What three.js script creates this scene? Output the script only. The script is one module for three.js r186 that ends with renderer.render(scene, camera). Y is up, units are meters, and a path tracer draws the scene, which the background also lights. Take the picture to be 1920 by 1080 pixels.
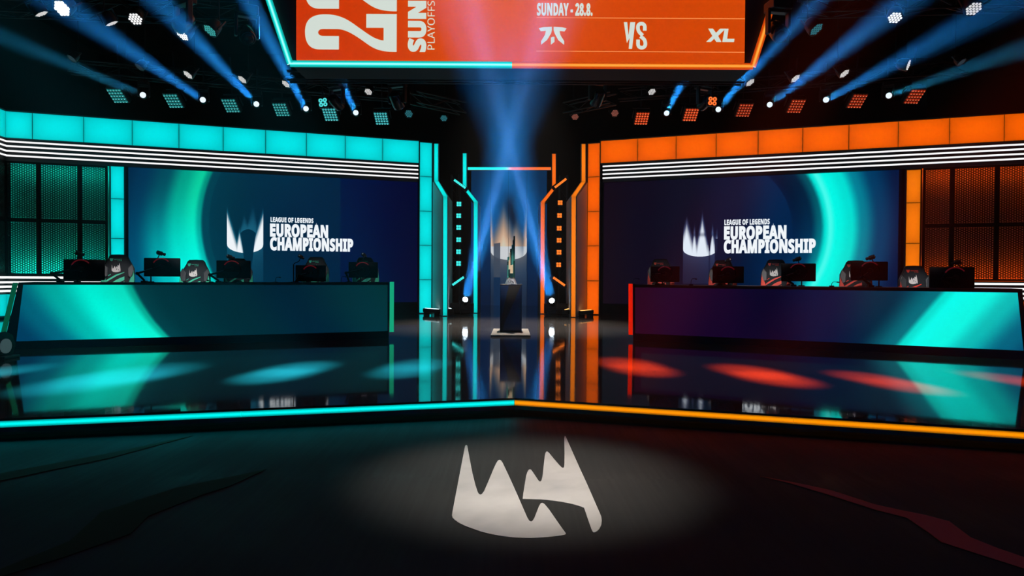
import * as THREE from 'three';
import { RoundedBoxGeometry } from 'three/addons/geometries/RoundedBoxGeometry.js';
import { TextGeometry } from 'three/addons/geometries/TextGeometry.js';
import { FontLoader } from 'three/addons/loaders/FontLoader.js';
import { mergeGeometries } from 'three/addons/utils/BufferGeometryUtils.js';
import { RectAreaLightUniformsLib } from 'three/addons/lights/RectAreaLightUniformsLib.js';

// ------------------------------------------------------------------ camera, haze, exposure
const V = (x, y, z) => new THREE.Vector3(x, y, z);
const scene = new THREE.Scene();
scene.background = new THREE.Color(0x000000);
const FOCAL = 1280, STAGE = 0.18;
const camera = new THREE.PerspectiveCamera(THREE.MathUtils.radToDeg(2 * Math.atan(540 / FOCAL)), 16 / 9, 0.05, 120);
camera.position.set(0, 1.33, 0);
camera.rotation.set(-Math.atan(20 / FOCAL), 0, 0.006, 'XYZ');
camera.updateMatrixWorld(true);
scene.fog = new THREE.FogExp2(new THREE.Color(1, 1, 1), 0.001);       // theatre haze
const renderer = new THREE.WebGLRenderer({ antialias: true });
renderer.toneMapping = THREE.LinearToneMapping;
renderer.toneMappingExposure = 1.0;
renderer.shadowMap.enabled = true;
RectAreaLightUniformsLib.init();

const BEAM = 370000, POOL = 31000;

// ------------------------------------------------------------------ measuring helpers
const eye = camera.position.clone();
const ray = (px, py) => V((px - 960) / FOCAL, (540 - py) / FOCAL, -1).applyQuaternion(camera.quaternion);
const P = (px, py, d) => { const v = ray(px, py); return eye.clone().addScaledVector(v, d / -v.z); };             // at a depth
const S = (px, py, y = STAGE) => { const v = ray(px, py); return eye.clone().addScaledVector(v, (y - eye.y) / v.y); };  // on a level surface
const W = (px, py, A, B) => {                                                                                      // on an upright plane through A and B
  const v = ray(px, py), n = V(B.z - A.z, 0, A.x - B.x);
  return eye.clone().addScaledVector(v, n.dot(A.clone().sub(eye)) / n.dot(v));
};
const at = (p, y) => V(p.x, y, p.z);
const lerp3 = (a, b, t) => a.clone().lerp(b, t);
let seed = 7;
const rnd = () => { seed = (seed * 1664525 + 1013904223) >>> 0; return seed / 4294967296; };

// ------------------------------------------------------------------ materials
const lin = (r, g, b) => new THREE.Color().setRGB(r, g, b);
const std = (r, g, b, roughness = 0.6, metalness = 0, extra = {}) => new THREE.MeshStandardMaterial({ color: lin(r, g, b), roughness, metalness, ...extra });
const glow = (r, g, b, k = 1, map = null) => new THREE.MeshStandardMaterial({ color: lin(0.02, 0.02, 0.02), roughness: 0.5, emissive: lin(r, g, b), emissiveIntensity: k, emissiveMap: map });
const srgb = (r, g, b, k = 1, map = null) => { const c = new THREE.Color().setRGB(r / 255, g / 255, b / 255, THREE.SRGBColorSpace); return glow(c.r, c.g, c.b, k, map); };
const dataTex = (w, h, f, colour = false) => {
  const d = new Uint8Array(w * h * 4);
  for (let y = 0; y < h; y++) for (let x = 0; x < w; x++) { const c = f(x / (w - 1), y / (h - 1), x, y); for (let k = 0; k < 3; k++) d[(y * w + x) * 4 + k] = Math.max(0, Math.min(255, (Array.isArray(c) ? c[k] : c) * 255)); d[(y * w + x) * 4 + 3] = 255; }
  const t = new THREE.DataTexture(d, w, h); t.magFilter = t.minFilter = THREE.LinearFilter; t.wrapS = t.wrapT = THREE.RepeatWrapping;
  if (colour) t.colorSpace = THREE.SRGBColorSpace;
  t.needsUpdate = true; return t;
};
// value noise
const hash = (x, y) => { let h = (x * 374761393 + y * 668265263) | 0; h = Math.imul(h ^ (h >>> 13), 1274126177); return ((h ^ (h >>> 16)) >>> 0) / 4294967296; };
const vnoise = (x, y, per) => {
  const X = Math.floor(x), Y = Math.floor(y), f = x - X, g = y - Y, s = f * f * (3 - 2 * f), t = g * g * (3 - 2 * g), m = (a) => ((a % per) + per) % per;
  const a = hash(m(X), m(Y)), b = hash(m(X + 1), m(Y)), c = hash(m(X), m(Y + 1)), d = hash(m(X + 1), m(Y + 1));
  return (a + (b - a) * s) * (1 - t) + (c + (d - c) * s) * t;
};
const fbm = (u, v, base, oct = 4) => { let s = 0, a = 0.5, p = base; for (let i = 0; i < oct; i++) { s += a * vnoise(u * p, v * p, p); a *= 0.5; p *= 2; } return s; };
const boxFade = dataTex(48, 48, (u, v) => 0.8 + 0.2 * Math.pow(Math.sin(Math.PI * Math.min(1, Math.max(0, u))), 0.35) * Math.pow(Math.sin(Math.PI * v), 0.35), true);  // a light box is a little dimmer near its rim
const tubeCore = dataTex(4, 32, (u, v) => 0.55 + 0.45 * Math.pow(Math.sin(Math.PI * v), 1.5), true);
const floorRough = dataTex(512, 512, (u, v, x, y) => {
  const n = fbm(u, v, 6, 5), s = vnoise(u * 256, v * 6, 256);
  return [0, 0.55 + 0.3 * n + 0.12 * (s - 0.5), 0];
});
const floorTone = dataTex(512, 512, (u, v) => { const n = fbm(u, v, 5, 6); return 0.62 + 0.38 * n; });
const stageRough = dataTex(512, 512, (u, v) => { const n = fbm(u, v, 7, 5), s = vnoise(u * 400, v * 4, 400); return [0, 0.02 + 0.05 * n + 0.04 * s * s, 0]; });
const stageTone = dataTex(512, 512, (u, v) => { const n = fbm(u, v, 9, 5), s = vnoise(u * 300, v * 5, 300); return 0.55 + 0.3 * n + 0.15 * s; });
const M = {
  black: std(0.010, 0.010, 0.012, 0.75), room: std(0.006, 0.006, 0.008, 0.95), satin: std(0.014, 0.014, 0.016, 0.45), gloss: std(0.012, 0.013, 0.016, 0.22),
  metal: std(0.25, 0.25, 0.27, 0.35, 1), darkMetal: std(0.07, 0.07, 0.08, 0.45, 1), truss: std(0.06, 0.06, 0.065, 0.4, 1), setPaint: std(0.075, 0.08, 0.085, 0.5),
  backing: std(0.7, 0.7, 0.7, 0.9), perforated: std(0.02, 0.02, 0.022, 0.6),
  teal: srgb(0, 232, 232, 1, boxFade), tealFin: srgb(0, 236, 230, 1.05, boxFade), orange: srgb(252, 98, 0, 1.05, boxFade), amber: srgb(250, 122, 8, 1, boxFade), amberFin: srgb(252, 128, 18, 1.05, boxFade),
  white: glow(1, 1, 1, 1.05), lens: glow(0.85, 0.93, 1, 14), lensBlue: glow(0.8, 0.9, 1, 1.1),
};

// ------------------------------------------------------------------ objects, names and labels
const used = new Map();
function numbered(name) { const n = used.get(name) ?? 0; used.set(name, n + 1); return n ? `${name}_${String(n).padStart(3, '0')}` : name; }
function shade(o) { o.castShadow = true; o.receiveShadow = true; return o; }
function tag(o, label, category, group) { o.userData.label = label; o.userData.category = category; if (group) o.userData.group = group; return o; }
function thing(name, label, category, pos = V(0, 0, 0), group) { const o = new THREE.Group(); o.name = numbered(name); o.position.copy(pos); scene.add(o); return tag(o, label, category, group); }
function part(name, g, m, parent) {
  const o = shade(new THREE.Mesh(Array.isArray(g) ? mergeGeometries(g.map((x) => { x = x.index ? x.toNonIndexed() : x; for (const k of Object.keys(x.attributes)) if (!['position', 'normal', 'uv'].includes(k)) x.deleteAttribute(k); return x; })) : g, m));
  const n = parent.children.filter((c) => c.name.replace(/_\d{3}$/, '') === name).length;
  o.name = n ? `${name}_${String(n).padStart(3, '0')}` : name;
  parent.add(o); return o;
}
function solo(name, g, m, label, category, group) { const o = shade(new THREE.Mesh(Array.isArray(g) ? mergeGeometries(g) : g, m)); o.name = numbered(name); scene.add(o); return tag(o, label, category, group); }
function structure(name, g, m, parent = scene) { const o = shade(new THREE.Mesh(g, m)); o.name = parent === scene ? numbered(name) : name; o.userData.kind = 'structure'; parent.add(o); return o; }
// geometry given in the world, moved into the frame of a thing that stands at `o.position`
const local = (g, o) => g.clone().translate(-o.position.x, -o.position.y, -o.position.z);

// ------------------------------------------------------------------ shapes
function soup(tris, uvs) {
  const g = new THREE.BufferGeometry();
  g.setAttribute('position', new THREE.Float32BufferAttribute(tris.flatMap((p) => [p.x, p.y, p.z]), 3));
  g.setAttribute('uv', new THREE.Float32BufferAttribute(uvs ?? tris.flatMap((p) => [p.x + p.z * 0.3, p.y + p.z * 0.7]), 2));
  g.computeVertexNormals(); return g;
}
// a plate: four front corners (bottom left, bottom right, top right, top left as seen from the front) and a thickness behind them
function slab(a, b, c, d, t = 0.03) {
  const n = b.clone().sub(a).cross(d.clone().sub(a)).normalize().multiplyScalar(-t);
  const [e, f, g, h] = [a, b, c, d].map((p) => p.clone().add(n)), T = [], U = [];
  const q = (p, r, s, u, uv) => { T.push(p, r, s, p, s, u); U.push(...uv); };
  const full = [0, 0, 1, 0, 1, 1, 0, 0, 1, 1, 0, 1], edge = (x, y) => [x, y, x, y, x, y, x, y, x, y, x, y];
  q(a, b, c, d, full); q(f, e, h, g, full); q(e, a, d, h, edge(0.02, 0.5)); q(b, f, g, c, edge(0.98, 0.5)); q(d, c, g, h, edge(0.5, 0.98)); q(e, f, b, a, edge(0.5, 0.02));
  return soup(T, U);
}
const upright = (A, B, y0, y1, t = 0.03) => slab(at(A, y0), at(B, y0), at(B, y1), at(A, y1), t);        // A left, B right
// a plate with a free outline
function outline(points, thick, up = V(0, 1, 0)) {
  const n = V(0, 0, 0);
  for (let i = 0; i < points.length; i++) { const a = points[i], b = points[(i + 1) % points.length]; n.x += (a.y - b.y) * (a.z + b.z); n.y += (a.z - b.z) * (a.x + b.x); n.z += (a.x - b.x) * (a.y + b.y); }
  n.normalize();
  const ex = Math.abs(n.dot(up)) > 0.9 ? V(1, 0, 0) : up.clone().cross(n).normalize(), ey = n.clone().cross(ex).normalize(); ex.copy(ey.clone().cross(n));
  const o = points[0], p2 = points.map((p) => new THREE.Vector2(p.clone().sub(o).dot(ex), p.clone().sub(o).dot(ey)));
  const f = THREE.ShapeUtils.triangulateShape(p2, []), T = [], back = points.map((p) => p.clone().addScaledVector(n, -thick));
  for (const [i, j, k] of f) {
    const cw = (p2[j].x - p2[i].x) * (p2[k].y - p2[i].y) - (p2[j].y - p2[i].y) * (p2[k].x - p2[i].x) < 0;
    const [a, b, c] = cw ? [i, k, j] : [i, j, k];
    T.push(points[a], points[b], points[c], back[a], back[c], back[b]);
  }
  const area = THREE.ShapeUtils.area(p2);
  for (let i = 0; i < points.length; i++) { const j = (i + 1) % points.length, [a, b] = area > 0 ? [i, j] : [j, i]; T.push(points[a], back[a], points[b], back[a], back[b], points[b]); }
  return soup(T);
}
function bar(a, b, w, h = w, roundSeg = 0) {
  const d = b.clone().sub(a), L = d.length();
  const g = roundSeg ? new THREE.CylinderGeometry(w / 2, w / 2, L, roundSeg) : new THREE.BoxGeometry(w, L, h);
  g.applyQuaternion(new THREE.Quaternion().setFromUnitVectors(V(0, 1, 0), d.normalize()));
  return g.translate((a.x + b.x) / 2, (a.y + b.y) / 2, (a.z + b.z) / 2);
}
// a level or leaning bar whose section keeps its upright side upright
function rail(a, b, h, t) {
  const d = b.clone().sub(a).normalize(), n = d.clone().cross(V(0, 1, 0)).normalize(), u = n.clone().cross(d).normalize().multiplyScalar(h / 2), m = n.multiplyScalar(-t);
  return slab(a.clone().sub(u), b.clone().sub(u), b.clone().add(u), a.clone().add(u), t);
}
const tube = (pts, r, seg = 24, rad = 8) => new THREE.TubeGeometry(new THREE.CatmullRomCurve3(pts), seg, r, rad);
const box = (w, h, d, x = 0, y = 0, z = 0, r = 0.008) => new RoundedBoxGeometry(w, h, d, 1, Math.min(r, w / 2.1, h / 2.1, d / 2.1)).translate(x, y, z);
const smooth = (a, b, x) => { x = Math.min(1, Math.max(0, (x - a) / (b - a))); return x * x * (3 - 2 * x); };

function areaLight(a, b, y0, y1, colour, intensity, out = 0.06) {   // faces the side from which a is left of b
  const c = V((a.x + b.x) / 2, (y0 + y1) / 2, (a.z + b.z) / 2), n = V(b.z - a.z, 0, a.x - b.x).normalize().multiplyScalar(-1);
  const l = new THREE.RectAreaLight(colour, intensity, a.distanceTo(b), Math.abs(y1 - y0));
  l.position.copy(c).addScaledVector(n, out); l.lookAt(l.position.clone().add(n)); scene.add(l); l.name = 'panel_light'; return l;
}
function spot(pos, target, colour, intensity, half, penumbra, radius = 3) {
  const l = new THREE.SpotLight(colour, intensity, 0, half, penumbra, 2);
  l.position.copy(pos); l.target.position.copy(target); l.castShadow = true; l.shadow.radius = radius; l.name = 'stage_light';
  scene.add(l, l.target); l.target.name = 'aim'; return l;
}


// ------------------------------------------------------------------ the room
const X0 = -19, X1 = 19, ZB = -31.5, ZF = 9, TOP = 11.5;
const uvScale = (g, k) => { const u = g.attributes.uv; for (let i = 0; i < u.count; i++) u.setXY(i, u.getX(i) * k, u.getY(i) * k); return g; };
{
  const floorMat = new THREE.MeshPhysicalMaterial({ color: lin(0.042, 0.042, 0.040), roughness: 1, specularIntensity: 0.05, roughnessMap: floorRough, map: floorTone });
  const fg = new THREE.BoxGeometry(X1 - X0, 0.2, ZF - ZB); fg.translate(0, -0.1, (ZF + ZB) / 2); uvScale(fg, 9);
  structure('floor', fg, floorMat);
  const b = (w, h, d, x, y, z) => new THREE.BoxGeometry(w, h, d).translate(x, y, z);
  structure('ceiling', b(X1 - X0, 0.2, ZF - ZB, 0, TOP + 0.1, (ZF + ZB) / 2), M.room);
  structure('wall_left', b(0.2, TOP, ZF - ZB, X0 - 0.1, TOP / 2, (ZF + ZB) / 2), M.room);
  structure('wall_right', b(0.2, TOP, ZF - ZB, X1 + 0.1, TOP / 2, (ZF + ZB) / 2), M.room);
  structure('wall_back', b(X1 - X0, TOP, 0.2, 0, TOP / 2, ZB - 0.1), M.room);
  structure('wall_front', b(X1 - X0, TOP, 0.2, 0, TOP / 2, ZF + 0.1), M.room);
}

// ------------------------------------------------------------------ the stage
const apex = S(965, 746), edgeL = S(0, 785), edgeR = S(1920, 805.5);
const extend = (a, b, x) => a.clone().addScaledVector(b.clone().sub(a), (x - a.x) / (b.x - a.x));
const farL = extend(apex, edgeL, -18.9), farR = extend(apex, edgeR, 18.9);
{
  const sh = new THREE.Shape([[farL.x, -farL.z], [apex.x, -apex.z], [farR.x, -farR.z], [18.9, -(ZB + 0.1)], [-18.9, -(ZB + 0.1)]].map((p) => new THREE.Vector2(...p)));
  const g = new THREE.ExtrudeGeometry(sh, { depth: 0.02, bevelEnabled: false }).rotateX(-Math.PI / 2).translate(0, STAGE - 0.02, 0);
  uvScale(g, 0.35);
  const top = new THREE.MeshPhysicalMaterial({ color: lin(0.1, 0.098, 0.096), roughness: 1, roughnessMap: stageRough, map: stageTone, ior: 1.55 });
  structure('floor_stage', g, top);
  const inset = (p, k) => V(p.x, 0, p.z - k);
  const foot = new THREE.Shape([inset(farL, 0.22), inset(apex, 0.22), inset(farR, 0.22), V(18.9, 0, ZB + 0.1), V(-18.9, 0, ZB + 0.1)].map((p) => new THREE.Vector2(p.x, -p.z)));
  structure('trim_1', new THREE.ExtrudeGeometry(foot, { depth: STAGE - 0.025, bevelEnabled: false }).rotateX(-Math.PI / 2).translate(0, 0.001, 0), M.black);
  for (const [name, a, b, m, word, col, pw] of [['l', farL, apex, glow(0.0, 0.86, 0.80, 1.25, tubeCore), 'teal', 0x00c8d8, 9], ['r', apex, farR, glow(1.0, 0.30, 0.0, 1.2, tubeCore), 'amber', 0xff2404, 2]]) {
    const back = V(0, 0, -0.012), A = a.clone().add(back), B = b.clone().add(back);
    const t = thing('stage_edge_light', `${word} LED strip along the ${name === 'l' ? 'left' : 'right'} half of the stage's front edge`, 'LED strip', V(apex.x, 0, apex.z), 'LED strips on the stage edge');
    const L = A.distanceTo(B), n = 8;
    for (let i = 0; i < n; i++) {           // butted lengths of diffuser
      const p = lerp3(A, B, i / n), q = lerp3(A, B, (i + 1) / n - 0.0035 / L);
      part('diffuser', local(upright(p, q, STAGE - 0.074, STAGE - 0.02, 0.02), t), m, t);
    }
    part('channel', local(upright(A, B, STAGE - 0.112, STAGE - 0.074, 0.03), t), std(0.09, 0.09, 0.085, 0.6), t);
    part('channel', local(upright(A, B, STAGE - 0.02, STAGE - 0.001, 0.03), t), M.satin, t);
    areaLight(lerp3(A, B, name === 'l' ? 0.5 : 0), lerp3(A, B, name === 'l' ? 1 : 0.5), STAGE - 0.074, STAGE - 0.02, new THREE.Color(col), pw, 0.03);
  }
}

// ------------------------------------------------------------------ floor graphics
{
  const zp = (zx, zy) => S(800 + zx / 4.32, 780 + zy / 4.32, 0.003);
  const left = [[320, 233], [329, 240], [345, 330], [370, 460], [395, 560], [415, 620], [426, 633], [437, 637], [449, 630], [465, 608], [500, 528], [540, 432], [562, 385], [576, 362], [590, 354], [603, 361], [615, 378], [660, 472], [700, 560], [740, 650], [780, 742], [815, 822], [830, 847], [846, 855], [858, 848], [872, 826], [910, 730], [924, 707], [937, 703], [955, 713], [990, 755], [1030, 812], [1080, 885], [1124, 945], [1128, 954], [1120, 962], [1060, 971], [980, 980], [870, 987], [780, 987], [700, 983], [610, 972], [520, 956], [440, 936], [370, 911], [310, 889], [262, 865], [228, 840], [211, 822], [205, 803], [208, 780], [240, 612], [270, 455], [300, 300], [311, 243]];
  const right = [[1119, 160], [1127, 168], [1180, 287], [1240, 422], [1290, 530], [1330, 620], [1370, 712], [1400, 780], [1414, 815], [1418, 845], [1414, 880], [1400, 910], [1382, 930], [1362, 941], [1350, 940], [1342, 930], [1335, 915], [1300, 815], [1275, 742], [1230, 726], [1180, 712], [1110, 697], [1050, 688], [970, 678], [900, 674], [778, 670], [783, 625], [795, 550], [806, 485], [815, 455], [826, 436], [837, 431], [848, 437], [862, 457], [900, 514], [910, 527], [920, 531], [930, 522], [940, 480], [947, 410], [956, 330], [961, 303], [968, 290], [976, 287], [990, 297], [1030, 345], [1070, 392], [1090, 413], [1104, 421], [1113, 414], [1116, 385], [1117, 300], [1115, 175]];
  const m = std(0.56, 0.54, 0.51, 0.6, 0, { map: floorTone });
  const c = zp(640, 760);
  const t = thing('floor_emblem', 'large white spiked crown emblem laid on the grey floor before the stage', 'emblem', at(c, 0));
  for (const o of [left, right]) part('emblem_piece', local(outline(o.map((p) => zp(...p)).reverse(), 0.0025, V(0, 0, -1)), t), m, t);
  const ribbon = (pts, m, label, name = 'floor_ribbon') => { const w = pts.map((p) => S(p[0], p[1], 0.0022)); const o = solo(name, outline(w, 0.002, V(0, 0, -1)), m, label, 'floor graphic', 'ribbon graphics on the floor'); return o; };
  ribbon([[1425, 893], [1500, 907], [1560, 920], [1640, 946], [1690, 957], [1735, 966], [1780, 978], [1820, 1008], [1870, 1028], [1925, 1047], [1925, 1068], [1840, 1041], [1765, 1017], [1740, 998], [1700, 971], [1640, 956], [1560, 930], [1480, 906]], new THREE.MeshPhysicalMaterial({ color: lin(0.5, 0.10, 0.08), roughness: 0.8, specularIntensity: 0.05 }), 'pale jagged ribbon graphic on the dark floor right of the emblem');
  ribbon([[362, 817], [210, 858], [-10, 904], [-10, 890], [210, 849]], new THREE.MeshPhysicalMaterial({ color: lin(0.035, 0.04, 0.018), roughness: 0.8, specularIntensity: 0.05 }), 'thin olive ribbon graphic on the floor close below the teal stage edge');
  ribbon([[500, 880], [430, 912], [380, 928], [278, 968], [245, 1001], [120, 1045], [-10, 1085], [-10, 1072], [130, 1015], [190, 960], [330, 915]], new THREE.MeshPhysicalMaterial({ color: lin(0.026, 0.032, 0.015), roughness: 0.8, specularIntensity: 0.05 }), 'broad olive ribbon graphic on the floor at lower left of the emblem');
  spot(V(0.3, 8.6, -3.0), V(0.13, 0, -4.5), new THREE.Color(1, 0.95, 0.87), 340, 0.15, 0.9, 6);
}

// ------------------------------------------------------------------ light boxes, cove lines and screens of the two set walls
const FT = 5.55, FB = 4.86;
const wallL = { A: P(10, 515, 17.7), B: P(785.6, 519, 21.3) }, wallR = { A: P(1126.5, 521, 21.1), B: P(1883, 525.5, 17.4) };
const planAt = (px, w, y = 519) => { const q = W(px, y, w.A, w.B); return V(q.x, 0, q.z); };
const nrm = (A, B) => V(-(B.z - A.z), 0, B.x - A.x).normalize();   // towards the front of a plate whose left end is A
const push = (p, n, k) => p.clone().addScaledVector(n, k);
function lightBox(name, label, category, group, runs, m, frameMat, joint = 0.018, depth = 0.12) {   // runs: [A, B, y0, y1] panels in a row or a column
  const p0 = runs[0][0], t = thing(name, label, category, V(p0.x, 0, p0.z), group);
  for (const [A, B, y0, y1] of runs) {
    const n = nrm(A, B), d = B.clone().sub(A).normalize().multiplyScalar(joint / 2), F = push(A, n, 0.008).add(d), G = push(B, n, 0.008).sub(d);
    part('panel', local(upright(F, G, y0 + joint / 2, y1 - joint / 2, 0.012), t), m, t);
  }
  return t;
}
function housing(t, A, B, y0, y1, m, rim = 0.03, depth = 0.14) {    // the tray behind a light box, with a rim that stands proud of it
  const n = nrm(A, B), d = B.clone().sub(A).normalize().multiplyScalar(rim);
  const a = A.clone().sub(d), b = B.clone().add(d), pa = push(a, n, 0.022), pb = push(b, n, 0.022);
  part('housing', local(upright(push(a, n, -0.006), push(b, n, -0.006), y0 - rim, y1 + rim, depth), t), M.black, t);
  for (const [p, q, r, s] of [[pa, pb, y1, y1 + rim], [pa, pb, y0 - rim, y0], [pa, push(A, n, 0.022), y0, y1], [push(B, n, 0.022), pb, y0, y1]]) part('rim', local(upright(p, q, r, s, 0.03), t), m, t);
}
const seamsL = [10, 60.5, 157, 248, 335.5, 418.5, 498, 574.5, 647.5, 717.5, 785.6].map((x) => planAt(x, wallL, 235));
const seamsR = [1126.5, 1196, 1268.3, 1343.2, 1422, 1505.5, 1592, 1684.5, 1780.5, 1883, 1990].map((x) => planAt(x, wallR, 235));
{
  // the corner at far left turns towards the camera
  const back = P(-190, 517, 13.9), bl = V(back.x, 0, back.z);
  const runsL = [[bl, seamsL[0], FB, FT]]; for (let i = 0; i + 1 < seamsL.length; i++) runsL.push([seamsL[i], seamsL[i + 1], FB, FT]);
  const tl = lightBox('fascia_light_box', 'long teal light box of many panels along the top of the left set wall', 'light box', 'light box bands over the screens', runsL, M.teal);
  housing(tl, seamsL[0], seamsL.at(-1), FB, FT, M.setPaint);
  housing(tl, bl, seamsL[0], FB, FT, M.setPaint);
  const runsR = []; for (let i = 0; i + 1 < seamsR.length; i++) runsR.push([seamsR[i], seamsR[i + 1], FB, FT]);
  const tr = lightBox('fascia_light_box', 'long orange light box of many panels along the top of the right set wall', 'light box', 'light box bands over the screens', runsR, M.orange);
  housing(tr, seamsR[0], seamsR.at(-1), FB, FT, M.setPaint);
  areaLight(seamsL[1], seamsL.at(-1), FB, FT, new THREE.Color(0, 0.9, 0.9), 0.12, 0.1);
  areaLight(seamsR[0], seamsR.at(-2), FB, FT, new THREE.Color(1, 0.35, 0.02), 0.12, 0.1);

  // four white cove lines below each band, and again near the floor behind the desks
  const order = ['topmost', 'second from the top', 'third from the top', 'lowest'];
  const lines = (pts, ys, side, where, h) => ys.forEach((y, i) => {
    const t = thing('cove_light', `${order[i]} white LED line ${where}`, 'LED line', V(pts[0].x, y, pts[0].z), `white LED lines of the ${side} set wall`);
    for (let k = 0; k + 1 < pts.length; k++) {
      const n = nrm(pts[k], pts[k + 1]), a = at(push(pts[k], n, 0.05), y), b = at(push(pts[k + 1], n, 0.05), y);
      part('diffuser', local(upright(a, b, y - h / 2, y + h / 2, 0.012), t), M.white, t);
      part('channel', local(upright(push(a, n, -0.013), push(b, n, -0.013), y - h / 2 - 0.008, y + h / 2 + 0.008, 0.035), t), M.satin, t);
    }
  });
  const endL = planAt(783, wallL), startR = planAt(1129, wallR), endR = planAt(1990, wallR);
  lines([bl, seamsL[0], endL], [4.765, 4.645, 4.52, 4.40], 'left', 'of four under the teal light box band', 0.043);
  lines([startR, endR], [4.755, 4.635, 4.515, 4.395], 'right', 'of four under the orange light box band', 0.043);
  lines([bl, seamsL[0], planAt(202, wallL)], [1.25, 1.125, 1.01, 0.9], 'left', 'of four low behind the left desk', 0.055);
  lines([planAt(1733, wallR), endR], [1.235, 1.11, 0.99, 0.88], 'right', 'of four low behind the right desk', 0.055);
  const low = lightBox('plinth_light_box', 'teal light box low on the left set wall behind the outer desk end', 'light box', null, [[bl, seamsL[0], 0.25, 0.82], [seamsL[0], planAt(202, wallL), 0.25, 0.82]], M.teal); low.userData.group = 'light boxes at the wall foot';
  housing(low, bl, seamsL[0], 0.25, 0.82, M.setPaint);
  const lowR = lightBox('plinth_light_box', 'orange light box low on the right set wall behind the outer desk end', 'light box', null, [[planAt(1733, wallR), planAt(1850, wallR), 0.25, 0.8], [planAt(1850, wallR), endR, 0.25, 0.8]], M.orange); lowR.userData.group = 'light boxes at the wall foot';

  // carcass of the set walls
  const plate = (pts, y0, y1, off, name, m = M.setPaint, t = 0.06) => { for (let k = 0; k + 1 < pts.length; k++) { const n = nrm(pts[k], pts[k + 1]); structure(name, upright(push(pts[k], n, off), push(pts[k + 1], n, off), y0, y1, t), m); } };
  plate([bl, seamsL[0], endL], 4.275, 4.84, 0.0, 'wall_stage_left');
  plate([startR, endR], 4.275, 4.84, 0.0, 'wall_stage_right');
  plate([bl, seamsL[0], planAt(204, wallL)], 0.83, 1.31, 0.0, 'wall_stage_left');
  plate([planAt(1730, wallR), endR], 0.81, 1.30, 0.0, 'wall_stage_right');
  plate([bl, seamsL[0], planAt(785, wallL)], STAGE, 5.7, -0.9, 'wall_stage_left', M.black);
  plate([planAt(1127, wallR), endR], STAGE, 5.7, -0.9, 'wall_stage_right', M.black);
  plate([bl, lerp3(seamsL[0], bl, 1.32 / bl.distanceTo(seamsL[0]))], 1.3, 4.34, -0.02, 'wall_stage_left', M.black);
  plate([planAt(236, wallL), planAt(785, wallL)], STAGE, 0.5, -0.1, 'wall_stage_left', M.black);
  plate([planAt(1127, wallR), planAt(1700, wallR)], STAGE, 0.5, -0.1, 'wall_stage_right', M.black);
}

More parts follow.
